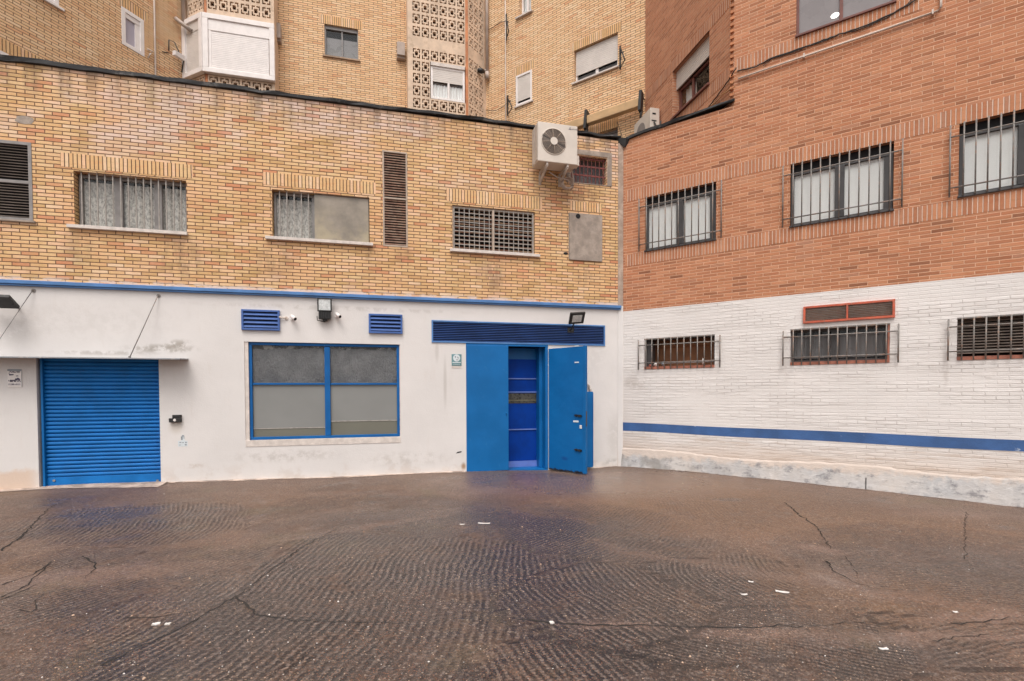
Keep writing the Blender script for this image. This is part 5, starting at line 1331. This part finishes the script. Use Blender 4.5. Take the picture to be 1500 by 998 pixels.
# bay 1 (left)
s0_, s1_ = bay1; ps0, ps1 = s0_+.06, s1_-.06
e0 = AP.px(345, 124, FB)[1]
bx = (AP.px(288, 60, FB+.12), AP.px(403, 60, FB+.12))
zbox1 = (AP.px(297, 16, FB+.12)[1]+AP.px(403, 37, FB+.12)[1])/2; zbox0 = (AP.px(299, 105.5, FB+.12)[1]+AP.px(402, 117.5, FB+.12)[1])/2
zt_ = zbox1+.16
screen(AP, ps0, ps1, zbox0-bsv*1.02, zbox0, 6, bsv, [], blk, FB); screen(AP, ps0, ps1, zt_, ZH, 6, bsv, [], blk, FB)
b = MB(AP); b.box(ps0, ps1, zbox0, zt_, FB-.1, FB); b.box(s0_, ps0-.002, Z6, ZH, FB-.12, FB+.006, 1); b.box(ps1+.002, s1_, Z6, ZH, 0, FB+.003, 0); b.box(ps0, ps1, Z6, zbox0-bsv*1.02, FB-.1, FB+.002)
b.build('bay_pier', [M['lattice'], M['terracotta']], blk)
F1 = AP.P(s0_, 0, FB); end1 = L0 + L.n*.05 + L.t*.0; end1 = L.P(L.px(272, 60)[0], 0, 0.0)
dd = F1-end1; SD1 = Wall((end1.x, end1.y, 0), math.degrees(math.atan2(dd.x, dd.y))); ln1 = dd.length
screen(SD1, .1, ln1-.03, zt_, ZH, 3, bsv, [], blk, 0); screen(SD1, .1, ln1-.03, zbox0-bsv*1.02, zbox0, 3, bsv, [], blk, 0)
b = MB(SD1); b.box(-.15, .098, Z6, ZH, -.12, .003); b.box(.1, ln1-.03, zbox0, zt_, -.1, 0); b.box(.1, ln1-.03, Z6, zbox0-bsv*1.02, -.1, 0); b.build('bay_pier', M['lattice'], blk)
# white shuttered enclosure round bay 1
b = MB(AP); a, c = s0_-.02, s1_+.02; n0, n1 = FB+.008, FB+.13; fw = .13
ring(b, a, c, zbox0, zbox1, fw, n0, n1, wb=.12)
enc = b.build('window_enclosure', M['white_pvc'], blk, bevel=.008); enc['label'] = 'white plastic window enclosure with closed shutter on the left bay'
b = MB(AP); shutter_slats(b, a+.2, c-fw-.02, zbox0+.13, zbox1-.42, n1-.045, .048); b.build('roller_shutter', M['white_pvc'], enc)
b = MB(AP); b.box(a+fw, c-fw, zbox1-.42, zbox1-fw, n0, n1-.03); b.box(a+fw, a+.2, zbox0+.12, zbox1-.42, n0, n1-.035); b.build('shutter_box', M['white_pvc'], enc, bevel=.004)
b = MB(SD1); a2, c2 = .02, ln1+.06; ring(b, a2, c2, zbox0, zbox1, .13, .01, .13, wb=.12); b.build('side_frame', M['white_pvc'], enc, bevel=.006)
b = MB(SD1); shutter_slats(b, a2+.13, c2-.13, zbox0+.12, zbox1-.38, .08, .048); b.box(a2+.13, c2-.13, zbox1-.38, zbox1-.13, .02, .09); b.build('side_shutter', M['roller'], enc)
# boxes on AP beside the bays
for (r, lb) in (((404.5, 33.5, 411, 59), 'small grey vent box beside the white window enclosure'), ((586.5, 61.5, 593.5, 84.5), 'small grey vent box left of the right concrete bay')):
    a, c, lo, hi = AP.rect(*r, .2); b = MB(AP); b.box(a-.1, c, lo+.06, hi, 0, .2); b.box(a-.1, c, lo, lo+.06, 0, .14); b.box(a-.08, c-.02, hi, hi+.02, 0, .19)
    tag(b.build('vent_box', M['pipe_grey'], None, bevel=.01), lb, 'vent box', 'small boxes on the yellow block')
# dark lamp where the bay meets the pipe
s_, z_ = SD2.px(705, 104, .1); t = thing('security_camera', SD2.P(s_, z_, 0), 'black dome-shaped camera on the side of the right concrete bay', 'camera')
b = MB(SD2); b.tube([(s_-.09, z_, .03), (s_, z_, .1), (s_+.09, z_+.02, .13)], [.05, .08, .05], 10); b.build('camera_body', M['dark_metal'], t); b = MB(SD2); b.tube([(s_, z_, 0), (s_, z_, .08)], .03); b.build('mount', M['dark_metal'], t)

# wall L
WA = (L.px(178, 40)[0], L.px(211, 60)[0], (L.px(178, 63.5)[1]+L.px(211, 84)[1])/2, (L.px(178, 10)[1]+L.px(211, 30)[1])/2)
qa = L.px(10, 79); qb = L.px(86, 11)
WLa = (L.px(12, 77)[0]-1.2, L.px(12, 77)[0], qa[1]-.0-1.3, qa[1]); WLb = (L.px(86, 10)[0]-.9, L.px(86, 10)[0], qb[1], qb[1]+1.0)
LS = L.px(-60, 60)[0]-6
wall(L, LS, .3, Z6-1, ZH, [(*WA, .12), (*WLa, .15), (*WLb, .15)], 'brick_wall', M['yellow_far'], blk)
a, c, lo, hi = WA
b = MB(L); ring(b, a, c, lo, hi, .09, -.08, .012); b.box(a+.09, c-.09, hi-.2, hi-.09, -.06, -.01); b.box(c-.20, c-.09, lo+.09, hi-.2, -.07, -.02); w = b.build('window', M['white_pvc'], blk, bevel=.004); w['label'] = 'small white-framed window on the left return wall'
M['lilac'] = frosted('pale_reflecting_pane', (.44, .40, .46)); pane(L, a+.08, c-.18, lo+.08, hi-.19, -.05, w, M['lilac']); soldier_sz(L, a-.08, c+.1, hi+.0, hi+.25, blk)
for (a, c, lo, hi), lb in ((WLa, 'window almost hidden behind the parapet at the left edge'), (WLb, 'window cut by the top edge near the left corner')):
    b = MB(L); ring(b, a, c, lo, hi, .07, -.08, .012); w = b.build('window', M['white_pvc'], blk); w['label'] = lb; pane(L, a+.06, c-.06, lo+.06, hi-.06, -.05, w, M['lilac']); sill_sz(L, a-.06, c+.08, lo+.0, .05, .06, w, M['white_pvc'], back=0)
soldier_sz(L, WLa[0]-.1, WLa[1]+.75, WLa[3]+.02, WLa[3]+.26, blk)
s_ = L.px(227, 60, .03)[0]; b = MB(L); b.tube([(s_, Z6, .03), (s_, ZH, .03)], .022, 8); tag(b.build('drain_pipe', M['pipe']), 'thin cream upright pipe on the left return wall', 'pipe', 'upright pipes on the yellow block')
s_ = L.px(269, 20, .09)[0]; zb_ = L.px(269, 33, .09)[1]; b = MB(L); b.tube([(s_, zb_, .09), (s_, ZH, .09)], .055, 10); p1 = (*L.px(257, 27, .05), .05); p2 = (*L.px(281, 46, .4), .4); b.tube([p1, p2], .05, 10)
tag(b.build('drain_pipe', M['pipe_grey']), 'grey-beige downpipe with a slanting branch beside the white window enclosure', 'pipe', 'upright pipes on the yellow block')
# meter/lamp cluster
s_, z_ = L.px(261, 82, .12); t = thing('wall_lamp', L.P(s_, z_, 0), 'small white lamp on a bent black bracket left of the white window enclosure', 'lamp')
b = MB(L); b.tbox((s_, z_, .14), (.13, 0, 0), (0, .06, .01), (0, -.01, .06)); b.build('lamp_head', M['white_pvc'], t, bevel=.01)
b = MB(L); b.tube([(s_-.18, z_+.05, .02), (s_-.18, z_+.32, .03), (s_-.05, z_+.34, .06), (s_+.02, z_+.12, .12), (s_+.16, z_-.0, .1), (s_+.16, z_-.3, .03), (s_+.3, z_-.34, .03)], .014, 6); b.tube([(s_-.35, z_-.08, .02), (s_-.2, z_-.02, .02)], .012, 5); b.build('bracket', M['cable'], t)
b = MB(L); q = path_px(L, [(217, 85), (220, 79), (224, 76), (216, 72)], .05); b.tube(q, .02, 6); tag(b.build('cable_stub', M['pipe']), 'small cream cable loop right of the small white-framed window', 'conduit')

# AC unit on the roof terrace, fixed to wall C
s_hi = None
for k in range(400):
    s_try = sR+k*.01; p = C.P(s_try, 8.6, .05); d = p-Vector((0, 0, EYE)); u_ = CX+F*d.dot(CR)/d.dot(_f)
    if u_ >= 966: s_hi = s_try; break
p = C.P(s_hi, 0, .3); z_top = C.px(966, 158, .05)[1]
dd_ = C.P(s_hi, 0, .2)-Vector((0, 0, 0)); z_top = EYE + (CY-158)/F*dd_.dot(_f)*1.0 - .0
for k in range(400):     # height whose image falls at v = 158
    zt_ = 7.5+k*.005; d = C.P(s_hi, zt_, .2)-Vector((0, 0, EYE)); v_ = CY-F*d.dot(CU)/d.dot(_f)
    if v_ <= 158: break
t = thing('air_conditioner', C.P(s_hi-.4, zt_-.7, .15), 'second air conditioner, seen end-on behind the parapet by the recessed red wall', 'air conditioner')
b = MB(C); b.box(s_hi-.85, s_hi, zt_-.72, zt_, .05, .29); b.build('case', M['ac_white'], t, bevel=.01)
b = MB(C); b.box(s_hi+.001, s_hi+.004, zt_-.16, zt_-.12, .15, .24); b.box(s_hi+.001, s_hi+.004, zt_-.32, zt_-.29, .13, .26); b.build('handle_slot', M['black'], t)
b = MB(C); b.disc((s_hi-.5, zt_-.38), .24, .29, .294, 28); b.build('fan_grille', M['alu'], t)
b = MB(C); b.tube([(s_hi+.01, zt_-.34, .2), (s_hi+.1, zt_-.5, .18), (s_hi+.25, zt_-.55, .1), (s_hi+.32, zt_-.75, .05)], .018, 6); b.tube([(s_hi+.01, zt_-.45, .15), (s_hi+.12, zt_-.52, .15), (s_hi+.15, zt_-.9, .1)], .015, 6); b.tube([(s_hi+.18, zt_-.4, .12), (s_hi+.18, zt_-1.0, .12)], .02, 6); b.build('hose', M['cable'], t)
b = MB(C); b.box(s_hi-.75, s_hi-.7, zt_-.76, zt_-.72, 0, .35); b.box(s_hi-.1, s_hi-.05, zt_-.76, zt_-.72, 0, .35); b.build('bracket', M['alu'], t)
# small leftover wire mast at the parapet corner
b = MB(A); s_, z_ = A.px(905, 178, -.3); b.tube([(s_-.02, 7.1, -.3), (s_-.02, z_, -.3), (s_+.1, z_-.3, -.3), (s_+.12, 7.1, -.3)], .007, 5)
tag(b.build('wire_stub', M['alu_dark']), 'bent thin wire standing on the parapet beside the building corner', 'wire')
